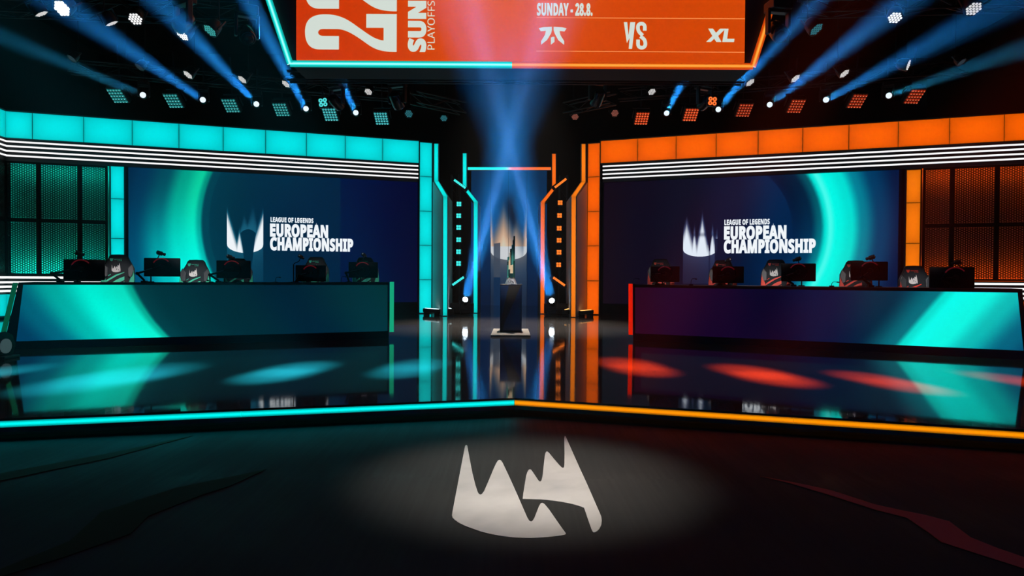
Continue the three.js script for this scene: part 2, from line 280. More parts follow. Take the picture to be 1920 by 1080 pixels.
// ------------------------------------------------------------------ honeycomb panels lit from behind
{
  const hex = (R, r, t) => {
    const T = [], p = (rad, k, z) => V(rad * Math.cos(k * Math.PI / 3), rad * Math.sin(k * Math.PI / 3), z);
    for (let k = 0; k < 6; k++) { const a = p(R, k, 0), b = p(R, k + 1, 0), c = p(r, k, 0), d = p(r, k + 1, 0), e = p(r, k, -t), f = p(r, k + 1, -t); T.push(c, a, b, c, b, d, c, d, f, c, f, e); }
    return soup(T);
  };
  const R = 0.0345, cell = hex(R, 0.0185, 0.02), dx = 1.5 * R, dy = Math.sqrt(3) * R;
  const panel = (A, B, y0, y1, label, group) => {
    const t = thing('honeycomb_panel', label, 'wall panel', V(A.x, y0, A.z), group), n = nrm(A, B), u = B.clone().sub(A).normalize(), L = A.distanceTo(B), H = y1 - y0, f = 0.052;
    const cols = Math.floor((L - 2 * f) / dx), rows = Math.floor((H - 2 * f) / dy), im = new THREE.InstancedMesh(cell, M.perforated, cols * rows), m = new THREE.Matrix4(), basis = new THREE.Matrix4().makeBasis(u, V(0, 1, 0), n);
    let k = 0;
    for (let i = 0; i < cols; i++) for (let j = 0; j < rows; j++) { const q = u.clone().multiplyScalar(f + (i + 0.5) * (L - 2 * f) / cols); q.y = f + (j + (i % 2 ? 0.75 : 0.25)) * (H - 2 * f) / rows; im.setMatrixAt(k++, m.copy(basis).setPosition(q)); }
    im.name = 'perforated_sheet'; im.userData.kind = 'stuff'; shade(im); t.add(im);
    const z = (p) => push(p, n, 0.012), d = u.clone().multiplyScalar(f);
    for (const [p, q, a, b] of [[A, B, y1 - f, y1], [A, B, y0, y0 + f], [A, A.clone().add(d), y0 + f, y1 - f], [B.clone().sub(d), B, y0 + f, y1 - f]]) part('frame', local(upright(z(p), z(q), a, b, 0.05), t), M.room, t);
  };
  const cl = [10.5, 73, 150, 202].map((x) => planAt(x, wallL)), cr = [1728.5, 1783, 1867, 1990].map((x) => planAt(x, wallR));
  const bl2 = P(-190, 517, 13.9); bl2.y = 0;
  { const k = 1.3 / bl2.distanceTo(seamsL[0]), n = nrm(bl2, seamsL[0]); structure('wall_stage_left', upright(push(lerp3(seamsL[0], bl2, k), n, -0.42), push(seamsL[0], n, -0.42), 1.25, 4.33, 0.03), M.backing); }
  for (const [y, k, dir] of [[1.34, 46, 1], [4.24, 18, -1]]) {       // the turned panel is lit from behind like the others
    const far = lerp3(seamsL[0], bl2, 1.3 / bl2.distanceTo(seamsL[0])), n = nrm(far, seamsL[0]), mid = push(lerp3(far, seamsL[0], 0.5), n, -0.14);
    const l = new THREE.RectAreaLight(lin(0, 0.85, 0.62), k, 1.2, 0.08); l.position.copy(at(mid, y)); l.lookAt(at(push(mid, n, -0.55), y + dir)); l.name = 'panel_light'; scene.add(l);
  }
  const colL = ['outer', 'middle', 'inner'], colR = ['inner', 'middle', 'outer'];
  for (let i = 0; i < 3; i++) for (const [y0, y1, row] of [[1.31, 2.747, 'lower'], [2.75, 4.27, 'upper']]) {
    if (i === 0) { const k = Math.min(1, 1.3 / bl2.distanceTo(seamsL[0])); panel(lerp3(seamsL[0], bl2, k), seamsL[0], y0, y1, `${row} black honeycomb panel with teal light on the turned far left wall`, 'teal honeycomb panels'); }
    panel(cl[i], cl[i + 1], y0, y1, `${row} ${colL[i]} black honeycomb panel with teal light behind it, left wall`, 'teal honeycomb panels');
    panel(cr[i], cr[i + 1], y0, y1, `${row} ${colR[i]} black honeycomb panel with red light behind it, right wall`, 'red honeycomb panels');
  }
  for (const [A, B, c, side, low, high] of [[cl[0], cl[3], lin(0, 0.85, 0.62), 'left', 46, 18], [cr[0], cr[3], lin(1, 0.09, 0.004), 'right', 20, 16]]) {
    const n = nrm(A, B), a = push(A, n, -0.42), b = push(B, n, -0.42);
    structure(`wall_stage_${side}`, upright(a, b, 1.25, 4.33, 0.03), M.backing);
    for (const [y, k, dir, w] of [[1.34, low, 1, 'bottom'], [4.24, high, -1, 'top']]) {
      const p = push(A, n, -0.14), q = push(B, n, -0.14), mid = lerp3(p, q, 0.5);
      solo('wash_light', bar(at(p, y - 0.03 * dir), at(q, y - 0.03 * dir), 0.05), glow(c.r, c.g, c.b, 0.6), `LED wash tube at the ${w} behind the ${side} honeycomb panels`, 'LED tube', 'tubes behind the honeycomb');
      const l = new THREE.RectAreaLight(c, k, A.distanceTo(B), 0.08); l.position.copy(at(mid, y)); l.lookAt(at(push(mid, n, -0.55), y + dir * 1.0)); l.name = 'panel_light'; scene.add(l);
    }
  }
}

// ------------------------------------------------------------------ screens
const canvasTex = (w, h, draw) => { const c = document.createElement('canvas'); c.width = w; c.height = h; draw(c.getContext('2d'), w, h); const t = new THREE.CanvasTexture(c); t.colorSpace = THREE.SRGBColorSpace; t.magFilter = THREE.LinearFilter; return t; };
const paint = (ctx, w, h, f) => { const im = ctx.createImageData(w, h); for (let y = 0; y < h; y++) for (let x = 0; x < w; x++) { const c = f(x, y), n = (rnd() - 0.5) * 5, i = (y * w + x) * 4; for (let k = 0; k < 3; k++) im.data[i + k] = Math.max(0, Math.min(255, c[k] + n)); im.data[i + 3] = 255; } ctx.putImageData(im, 0, 0); };
const mix = (a, b, t) => a.map((x, i) => x + (b[i] - x) * Math.min(1, Math.max(0, t)));
const ramp = (stops, x) => { if (x <= stops[0][0]) return stops[0][1]; for (let i = 1; i < stops.length; i++) if (x <= stops[i][0]) return mix(stops[i - 1][1], stops[i][1], smooth(stops[i - 1][0], stops[i][0], x)); return stops.at(-1)[1]; };
function fitText(ctx, text, x0, y0, x1, y1, { weight = 'bold', stroke = 0, turn = 0 } = {}) {   // lettering stretched to a box
  ctx.save(); ctx.font = `${weight} 200px sans-serif`; ctx.textBaseline = 'alphabetic';
  const m = ctx.measureText(text), bw = m.actualBoundingBoxRight + m.actualBoundingBoxLeft, bh = m.actualBoundingBoxAscent + m.actualBoundingBoxDescent;
  if (turn) { ctx.translate(x0, y1); ctx.rotate(-Math.PI / 2); ctx.scale((y1 - y0) / bw, (x1 - x0) / bh); } else { ctx.translate(x0, y0); ctx.scale((x1 - x0) / bw, (y1 - y0) / bh); }
  ctx.fillText(text, m.actualBoundingBoxLeft, m.actualBoundingBoxAscent);
  if (stroke) { ctx.lineWidth = stroke; ctx.strokeStyle = ctx.fillStyle; ctx.lineJoin = 'miter'; ctx.strokeText(text, m.actualBoundingBoxLeft, m.actualBoundingBoxAscent); }
  ctx.restore();
}
// a screen face: corners in the world; at(px, py) gives canvas pixels of a place measured on the photograph's screen
function face(BL, BR, TR, TL, w, h) {
  const u = BR.clone().sub(BL), v = TL.clone().sub(BL), n = u.clone().cross(v);
  return (px, py) => { const r = ray(px, py), p = eye.clone().addScaledVector(r, n.dot(BL.clone().sub(eye)) / n.dot(r)).sub(BL); return [p.dot(u) / u.lengthSq() * w, (1 - p.dot(v) / v.lengthSq()) * h]; };
}
// one column of the streaked crown emblem: a white bowl below, spikes above that fade upwards
const spikes = (u, tips) => { let y = 0; for (const [c, wd, hgt] of tips) y = Math.max(y, hgt * Math.max(0, 1 - Math.abs(u - c) / wd)); return y; };

const screenMat = (t, k = 1) => glow(1, 1, 1, k, t);
function ledWall(name, label, A, B, y0, y1, draw, W0 = 1400) {
  const n = nrm(A, B), off = -0.08, a = push(A, n, off), b = push(B, n, off), h = Math.round(W0 * (y1 - y0) / A.distanceTo(B));
  const f = face(at(a, y0), at(b, y0), at(b, y1), at(a, y1), W0, h), tex = canvasTex(W0, h, (ctx) => draw(ctx, W0, h, f));
  const t = thing(name, label, 'LED wall', V(a.x, y0, a.z));
  part('display', local(upright(a, b, y0, y1, 0.03), t), screenMat(tex), t);
  const z = (p) => push(p, n, -0.035), d = b.clone().sub(a).normalize().multiplyScalar(0.08);
  part('cabinet', local(upright(z(a).sub(d), z(b).add(d), y0 - 0.06, y1 + 0.04, 0.1), t), M.black, t);
  return { t, a, b };
}
const TXT = '#f3f8fc';
const lecText = (ctx, f, l1, l2, l3) => { ctx.fillStyle = TXT; for (const [s, r, k] of [['LEAGUE OF LEGENDS', l1, 10], ['EUROPEAN', l2, 16], ['CHAMPIONSHIP', l3, 16]]) { const [x0, y0] = f(r[0], r[1]), [, y1] = f(r[0], r[3]), [x1] = f(r[2], r[3]); fitText(ctx, s, x0, y0, x1, y1, { stroke: k }); } };
{
  const A = planAt(240, wallL), B = planAt(783.5, wallL);
  const L = ledWall('led_wall', 'LED wall behind the left desk with a teal ring of light at its left', A, B, 0.54, 4.30, (ctx, w, h, f) => {
    const s = w / 10, [cx, cy] = f(638, 425), [ex] = f(381, 425), R = cx - ex, [x0] = f(248, 430), [x1] = f(660, 430), [, yt] = f(330, 320), [, yb] = f(330, 530);
    paint(ctx, w, h, (x, y) => {
      const r = Math.hypot(x - cx, (y - cy) * 1.02), o = (r - R) / R, left = x < cx;
      const navy = ramp([[0.3, [0, 52, 72]], [0.45, [0, 36, 72]], [0.72, [0, 16, 60]], [1, [0, 3, 44]]], x / w);
      let c = navy;
      if (left && o > -0.04) {
        const low = smooth(yt, yb, y), k = 0.62 + 0.38 * low;
        c = ramp([[0, [0, 66, 84]], [0.03, mix([0, 150, 130], [0, 200, 190], low)], [0.075, mix([10, 215, 165], [0, 255, 236], low)], [0.2, mix([0, 165, 140], [0, 246, 228], low)], [0.33, mix([0, 78, 96], [0, 190, 190], low)], [0.5, mix([0, 48, 84], [0, 84, 120], low)], [0.62, [0, 36, 70]], [0.8, [0, 24, 58]]], o * (1.02 + 0.1 * (1 - low)));
        c = c.map((v) => v * (0.9 + 0.1 * k));
      } else if (left) c = mix(navy, ramp([[-0.75, [0, 36, 62]], [-0.25, [0, 46, 66]], [-0.04, [0, 54, 74]]], o), 0.7);
      const line = (y % 5) < 1 ? 0.965 : 1;
      return c.map((v) => v * line);
    });
    // streaked crown emblem
    const [ux] = f(425.5, 450), [vx] = f(493.5, 450), [, base] = f(459, 474), [, side] = f(427, 458), [, top] = f(459, 385), [, pb] = f(459, 528);
    const im = ctx.getImageData(Math.floor(ux), Math.floor(top) - 20, Math.ceil(vx - ux), Math.ceil(pb - top) + 20), H = im.height, oy = Math.floor(top) - 20;
    for (let i = 0; i < im.width; i++) for (let j = 0; j < H; j++) {
      const u = i / (im.width - 1), y = j + oy, bowl = side + (base - side) * Math.sqrt(Math.max(0, 1 - (2 * u - 1) ** 2)) * 1.0, span = base - top;
      const tip = spikes(u, [[0, 0.34, 0.84], [0.34, 0.12, 0.42], [1, 0.36, 0.84], [0.5, 0.01, 0.1]]), peak = base - span * tip;
      let k = y > bowl ? 0.16 * Math.exp(-(y - bowl) / (span * 0.4)) + 0.06 : smooth(peak - span * 0.18, peak + span * 0.2, y);
      const inner = Math.abs(u - 0.585) < 0.225 - 0.09 * (y - (base - span * 0.52)) / (span * 0.55), hood = base - span * (0.5 - 0.3 * (u - 0.585) ** 2 * 6);
      if (inner) k = y > hood ? 0.0 : Math.max(k, 0.32 * smooth(hood - span * (0.16 + spikes(u, [[0.47, 0.09, 0.26], [0.72, 0.16, 0.5]])), hood, y));
      k = Math.max(k, (u < 0.02 || u > 0.985) && y < bowl ? 0.75 * smooth(top, side, y) : 0);
      const q = (j * im.width + i) * 4, c = mix([im.data[q], im.data[q + 1], im.data[q + 2]], k > 0.45 ? [240, 246, 250] : [70, 190, 225], k);
      for (let m = 0; m < 3; m++) im.data[q + m] = c[m];
    }
    ctx.putImageData(im, Math.floor(ux), oy);
    lecText(ctx, f, [507.5, 406.6, 587.5, 416], [507, 419.8, 614.5, 442.8], [507, 445.2, 661.5, 468.6]);
  });
  const A2 = planAt(1130, wallR), B2 = planAt(1689, wallR);
  const R2 = ledWall('led_wall', 'LED wall behind the right desk with a teal arc of light at its right', A2, B2, 0.54, 4.27, (ctx, w, h, f) => {
    const [cx, cy] = f(1344, 432), [ex] = f(1548, 432), R = ex - cx, [, yt] = f(1540, 325), [, yb] = f(1540, 535), [e1] = f(1684, 430);
    paint(ctx, w, h, (x, y) => {
      const r = Math.hypot(x - cx, (y - cy) * 0.98), o = (r - R) / R, low = smooth(yt, yb, y), right = x > cx;
      const bg = ramp([[0, [15, 3, 18]], [0.15, [11, 4, 24]], [0.3, [13, 11, 32]], [0.46, [2, 18, 48]], [0.62, [0, 34, 74]]], x / w);
      let c = bg;
      if (right && o > -0.3) c = o < 0 ? ramp([[-0.3, mix([0, 14, 42], [0, 44, 88], low)], [-0.14, mix([0, 26, 54], [0, 62, 102], low)], [-0.05, mix([0, 80, 96], [0, 130, 144], low)], [0, [0, 226, 212]]], o)
        : ramp([[0, [10, 232, 216]], [0.04, [70, 255, 240]], [0.1, [0, 250, 232]], [0.22, [0, 226, 212]], [0.32, [0, 128, 150]], [0.46, [0, 58, 100]], [0.66, [0, 22, 60]], [0.95, [0, 8, 36]]], o);
      if (right && o <= 0 && o > -0.45) c = mix(c, bg, smooth(0.2, 0.42, -o));
      if (x > e1) c = [0, 2, 8];
      return c.map((v) => v * ((y % 5) < 1 ? 0.965 : 1));
    });
    const [ux] = f(1281, 450), [vx] = f(1345, 450), [, base] = f(1312, 481), [, side] = f(1283, 468), [, top] = f(1312, 402), [, pb] = f(1312, 532);
    const im = ctx.getImageData(Math.floor(ux), Math.floor(top) - 20, Math.ceil(vx - ux), Math.ceil(pb - top) + 20), H = im.height, oy = Math.floor(top) - 20;
    for (let i = 0; i < im.width; i++) for (let j = 0; j < H; j++) {
      const u = i / (im.width - 1), y = j + oy, span = base - top, bowl = side + (base - side) * Math.sqrt(Math.max(0, 1 - (2 * u - 1) ** 2));
      const tip = spikes(u, [[0.1, 0.3, 0.8], [0.33, 0.13, 0.6], [0.56, 0.22, 0.9], [0.86, 0.12, 0.62], [1, 0.2, 0.5]]), peak = base - span * Math.max(0.3, tip);
      let k = y > bowl ? 0.2 * Math.exp(-(y - bowl) / (span * 0.5)) + 0.05 : smooth(peak - span * 0.25, peak + span * 0.3, y);
      if (y <= bowl) k *= 1 - 0.35 * Math.exp(-(((y - (base - span * 0.52)) / (span * 0.05)) ** 2)) * (u > 0.25 ? 1 : 0);
      const wedge = Math.abs(u - 0.77) < 0.075 * (1 - (y - (base - span * 0.5)) / (span * 0.4)); if (wedge && y > base - span * 0.5) k *= 0.12;
      if (u > 0.75 && u < 0.8 && y > base - span * 0.3) k *= 0.6;
      if (u > 0.93 && y > base - span * 0.42) k *= 0.1;
      const q = (j * im.width + i) * 4, c = mix([im.data[q], im.data[q + 1], im.data[q + 2]], k > 0.5 ? [226, 236, 248] : [150, 170, 225], k);
      for (let m = 0; m < 3; m++) im.data[q + m] = c[m];
    }
    ctx.putImageData(im, Math.floor(ux), oy);
    lecText(ctx, f, [1358.5, 412.2, 1443, 422.2], [1358.5, 425.2, 1473.5, 448.2], [1358, 450.5, 1528.5, 474.2]);
  });
  areaLight(L.a, L.b, 0.6, 4.2, new THREE.Color(0, 0.55, 0.6), 0.02, 0.05);
  areaLight(R2.a, R2.b, 0.6, 4.2, new THREE.Color(0, 0.5, 0.6), 0.02, 0.05);
}

// upright light boxes beside the screens and at the portal
{
  const column = (name, label, A, B, ys, m, group) => { const runs = []; for (let i = 0; i + 1 < ys.length; i++) runs.push([A, B, ys[i], ys[i + 1]]); const t = lightBox(name, label, 'light box', group, runs, m); housing(t, A, B, ys[0], ys.at(-1), std(0.2, 0.2, 0.2, 0.4, 1), 0.022, 0.12); return t; };
  const yL = (py, px) => W(px, py, wallL.A, wallL.B).y, yR = (py, px) => W(px, py, wallR.A, wallR.B).y, off = 0.03;
  const f = (px, w) => { const n = nrm(w.A, w.B); return push(planAt(px, w, 420), n, off); };
  column('pilaster_light_box', 'teal upright light box between the honeycomb panels and the left LED wall', f(208, wallL), f(233.5, wallL), [STAGE + 0.03, 1.2, yL(447.5, 220), yL(373, 220), yL(312, 220)], M.teal, 'pilaster light boxes');
  column('pilaster_light_box', 'amber upright light box between the right LED wall and the red honeycomb', f(1698, wallR), f(1725, wallR), [STAGE + 0.03, 1.2, yR(456.5, 1711), yR(380.5, 1711), yR(318.5, 1711)], M.amber, 'pilaster light boxes');
  const cA = [P(786.5, 420, 21.3), P(809.5, 420, 21.45)], cB = [P(1101.5, 420, 21.25), P(1124, 420, 21.1)];
  const hy = (py, px, d) => P(px, py, d).y;
  column('portal_light_box', 'teal light box column at the inner end of the left LED wall', at(cA[0], 0), at(cA[1], 0), [STAGE + 0.02, hy(524.5, 798, 21.35), hy(460, 798, 21.35), hy(396, 798, 21.35), hy(331, 798, 21.35), hy(267, 798, 21.35)], M.teal, 'portal light box columns');
  column('portal_light_box', 'orange light box column at the inner end of the right LED wall', at(cB[0], 0), at(cB[1], 0), [STAGE + 0.02, hy(526.5, 1113, 21.2), hy(461, 1113, 21.2), hy(396.7, 1113, 21.2), hy(332, 1113, 21.2), hy(269, 1113, 21.2)], M.orange, 'portal light box columns');

  // portal fins: upright plates whose lit front edge steps forward below
  const fin = (label, m, side, up, lo, dU, dL, yTop, yBend, yKnee, group, cladding) => {
    const [u0, u1] = up, [l0, l1] = lo, um = (u0 + u1) / 2, lm = (l0 + l1) / 2;
    const floorP = V(P(lm, 500, dL).x, STAGE + 0.02, -dL), knee = P(lm, yKnee, dL), bend = P(um, yBend, dU), top = P(um, yTop, dU);
    const wU = (u1 - u0) / FOCAL * dU, wL = (l1 - l0) / FOCAL * dL, t = thing('portal_fin', label, 'portal fin', V(floorP.x, STAGE, floorP.z), group);
    const xs = (p, w, s) => p.clone().add(V(s * w / 2, 0, 0)), F = V(0, 0, 0.012);
    const seg = (a, b, wa, wb) => slab(xs(a, wa, -1).add(F), xs(a, wa, 1).add(F), xs(b, wb, 1).add(F), xs(b, wb, -1).add(F), 0.012);
    for (const [a, b, wa, wb] of [[floorP, knee, wL, wL], [knee, bend, wL, wU], [bend, top, wU, wU]]) part('diffuser', local(seg(a, b, wa, wb), t), m, t);
    const e = 0.028, body = (wd, zz) => [V(floorP.x, STAGE + 0.005, -dL), knee, bend, top.clone().add(V(0, 0.05, 0)), V(top.x, top.y + 0.05, -zz), V(bend.x, bend.y, -zz)];
    // the plate behind: two cheeks and a core following the same line
    const zb = Math.max(dU, dL) + 0.9;
    const cheek = (s) => { const w2 = (w) => w / 2 + e * 0.5, q = (p, w, z) => V(p.x + s * w2(w), p.y, z), b0 = at(floorP, STAGE + 0.005);
      const back = (p) => -(dU + 0.02), T = [];
      const g1 = slab(...(s < 0 ? [q(b0, wL, back()), q(b0, wL, -dL + 0.03), q(knee, wL, -dL + 0.03), q(knee, wL, back())] : [q(b0, wL, -dL + 0.03), q(b0, wL, back()), q(knee, wL, back()), q(knee, wL, -dL + 0.03)]), e);
      const kz = -dL + 0.03, bz = -dU + 0.03;
      const g2 = slab(...(s < 0 ? [q(knee, wL, back()), q(knee, wL, kz), q(bend, wU, bz), q(bend, wU, back() - 0.01)] : [q(knee, wL, kz), q(knee, wL, back()), q(bend, wU, back() - 0.01), q(bend, wU, bz)]), e);
      const g3 = slab(...(s < 0 ? [q(bend, wU, back()), q(bend, wU, bz), q(top, wU, bz), q(top, wU, back())] : [q(bend, wU, bz), q(bend, wU, back()), q(top, wU, back()), q(top, wU, bz)]), e);
      return [g1, g2, g3].map((g) => local(g, t)); };
    part('cheek', cheek(-1), cladding, t); part('cheek', cheek(1), cladding, t);
    part('core', [[floorP, knee, wL, wL], [knee, bend, wL, wU], [bend, top, wU, wU]].map(([a, b, wa, wb]) => local(slab(xs(a, wa, -1), xs(a, wa, 1), xs(b, wb, 1), xs(b, wb, -1), 0.03), t)), M.black, t);
    return t;
  };
  const clad = std(0.5, 0.5, 0.5, 0.55);
  const flank = (t, pts) => part('side_panel', local(outline(pts, 0.03), t), std(0.55, 0.55, 0.55, 0.5), t);
  const fo = fin('outer teal lit fin of the portal, next to the left light box column', M.tealFin, -1, [813.6, 822.4], [830.3, 839.6], 21.35, 19.95, 269.5, 340, 368.5, 'portal fins', clad);
  fin('inner teal lit fin of the portal, left of the trophy', M.tealFin, -1, [867.3, 875.4], [887.6, 896.4], 23.2, 21.7, 287.5, 353, 379, 'portal fins', clad);
  fin('inner orange lit fin of the portal, right of the trophy', srgb(253, 108, 20, 1.05, boxFade), 1, [1034.6, 1042.6], [1013, 1022], 23.1, 21.5, 288.5, 353.5, 380, 'portal fins', clad);
  const fa = fin('outer amber lit fin of the portal, next to the right light box column', M.amberFin, 1, [1089.6, 1098.4], [1070.6, 1080.4], 21.2, 19.75, 270, 341.5, 368.5, 'portal fins', clad);
  { const y0 = STAGE + 0.01, bl = P(811, 500, 21.38), br = P(829.6, 500, 19.98), tr = P(829.6, 369, 19.98), tl = P(812.5, 341, 21.38); tl.x = bl.x; tr.x = br.x; flank(fo, [at(bl, y0), at(br, y0), tr, tl]);
    const cl = P(1081.2, 500, 19.78), cr = P(1100.6, 500, 21.24), dl = P(1081.2, 369, 19.78), dr = P(1099, 342, 21.24); dl.x = cl.x; dr.x = cr.x; flank(fa, [at(cl, y0), at(cr, y0), dr, dl]); }
  const lint = thing('lintel_light', 'thin lit bar over the portal fading from teal to orange', 'LED bar', P(955, 316, 23.2));
  const lt = dataTex(128, 4, (u) => mix([0.1, 0.98, 0.93], [1, 0.42, 0.14], smooth(0.44, 0.56, u)).map((c, k) => c + 0.35 * Math.exp(-(((u - 0.5) / 0.09) ** 2)) * [0.9, 0.1, 0.6][k]), true);
  const a = P(877, 316, 23.15), b = P(1033, 316, 23.15);
  part('diffuser', local(rail(a, b, 0.085, 0.03), lint), glow(1, 1, 1, 1.1, lt), lint);
  part('channel', local(rail(a.clone().add(V(0, 0, -0.02)), b.clone().add(V(0, 0, -0.02)), 0.13, 0.05), lint), M.satin, lint);

  // the narrow video wall at the back: four by four upright tiles
  const xs = [883.3, 919.5, 953.2, 988, 1025.5], ys = [573.5, 509.7, 446, 382, 318.5], d = 27.9, pl = (px, py) => P(px, py, d);
  const BL = pl(883.3, 573.5), TR = pl(1025.5, 318.5), fw = 512, fh = 920, fx = (px) => (px - 883.3) / 142.2 * fw, fy = (py) => (py - 318.5) / 255 * fh;
  const vt = canvasTex(fw, fh, (ctx) => {
    paint(ctx, fw, fh, (x, y) => {
      const px = 883.3 + x / fw * 142.2, py = 318.5 + y / fh * 255;
      let c = ramp([[318, [0, 46, 84]], [420, [0, 52, 100]], [500, [4, 40, 80]], [573, [4, 26, 56]]], py);
      if (px > 919.5 && px < 988) {
        const u = (px - 919.5) / 68.5, bowl = 470 + 17 * Math.sqrt(Math.max(0, 1 - (2 * u - 1) ** 2));
        const peak = 487 - 118 * Math.max(0.12, spikes(u, [[0.36, 0.5, 0.72], [0.0, 0.16, 0.7], [0.98, 0.16, 0.66], [0.7, 0.4, 0.5]]));
        let k = py > bowl ? 0.42 * Math.exp(-(py - bowl) / 30) + 0.1 : smooth(peak - 42, peak + 46, py);
        let tint = py > bowl ? [188, 164, 146] : mix([236, 186, 150], [226, 226, 206], smooth(peak + 20, peak + 70, py));
        if (py > 462 && py <= bowl) tint = [222, 226, 230];
        c = mix(c, tint, k);
        const dark = px > 925.5 && px < 938 + Math.max(0, 455 - py) * 0.5 && py > 456 - (px - 930) * 0.15; if (dark) c = mix(c, py < 520 ? [66, 78, 96] : [10, 44, 80], 0.86);
        const gash = Math.exp(-(((px - 959 - (py - 385) * 0.14) / (9 - (py - 380) * 0.06)) ** 2)) * smooth(352, 380, py) * smooth(440, 400, py); c = mix(c, [14, 22, 40], gash * 0.92);
      }
      return c;
    });
  });
  const vw = thing('video_wall', 'tall narrow video wall of upright tiles with a glowing crown picture behind the trophy', 'video wall', V((BL.x + TR.x) / 2, STAGE, -d));
  const screen = screenMat(vt, 0.8);
  for (let r = 0; r < 4; r++) for (let c = 0; c < 4; c++) {
    const g = 0.12, a0 = pl(xs[c] + g, ys[r] - g), b0 = pl(xs[c + 1] - g, ys[r + 1] + g), q = slab(a0, V(b0.x, a0.y, a0.z), b0, V(a0.x, b0.y, a0.z), 0.06), u = q.attributes.uv;
    const u0 = (xs[c] - xs[0]) / 142.2, u1 = (xs[c + 1] - xs[0]) / 142.2, v0 = 1 - (ys[r] - 318.5) / 255, v1 = 1 - (ys[r + 1] - 318.5) / 255;
    for (let i = 0; i < u.count; i++) u.setXY(i, u0 + (u1 - u0) * u.getX(i), v0 + (v1 - v0) * u.getY(i));
    part('tile', local(q, vw), screen, vw);
  }
  part('cabinet', local(slab(V(BL.x - 0.03, STAGE, -d - 0.02), V(TR.x + 0.03, STAGE, -d - 0.02), V(TR.x + 0.03, TR.y + 0.05, -d - 0.02), V(BL.x - 0.03, TR.y + 0.05, -d - 0.02), 0.25), vw), M.black, vw);
  const dark = std(0.012, 0.014, 0.022, 0.6);
  structure('wall_portal', slab(V(P(845, 500, 26).x, STAGE, -28.3), V(P(1072, 500, 26).x, STAGE, -28.3), V(P(1072, 500, 26).x, 5.4, -28.3), V(P(845, 500, 26).x, 5.4, -28.3), 0.1), dark);
}

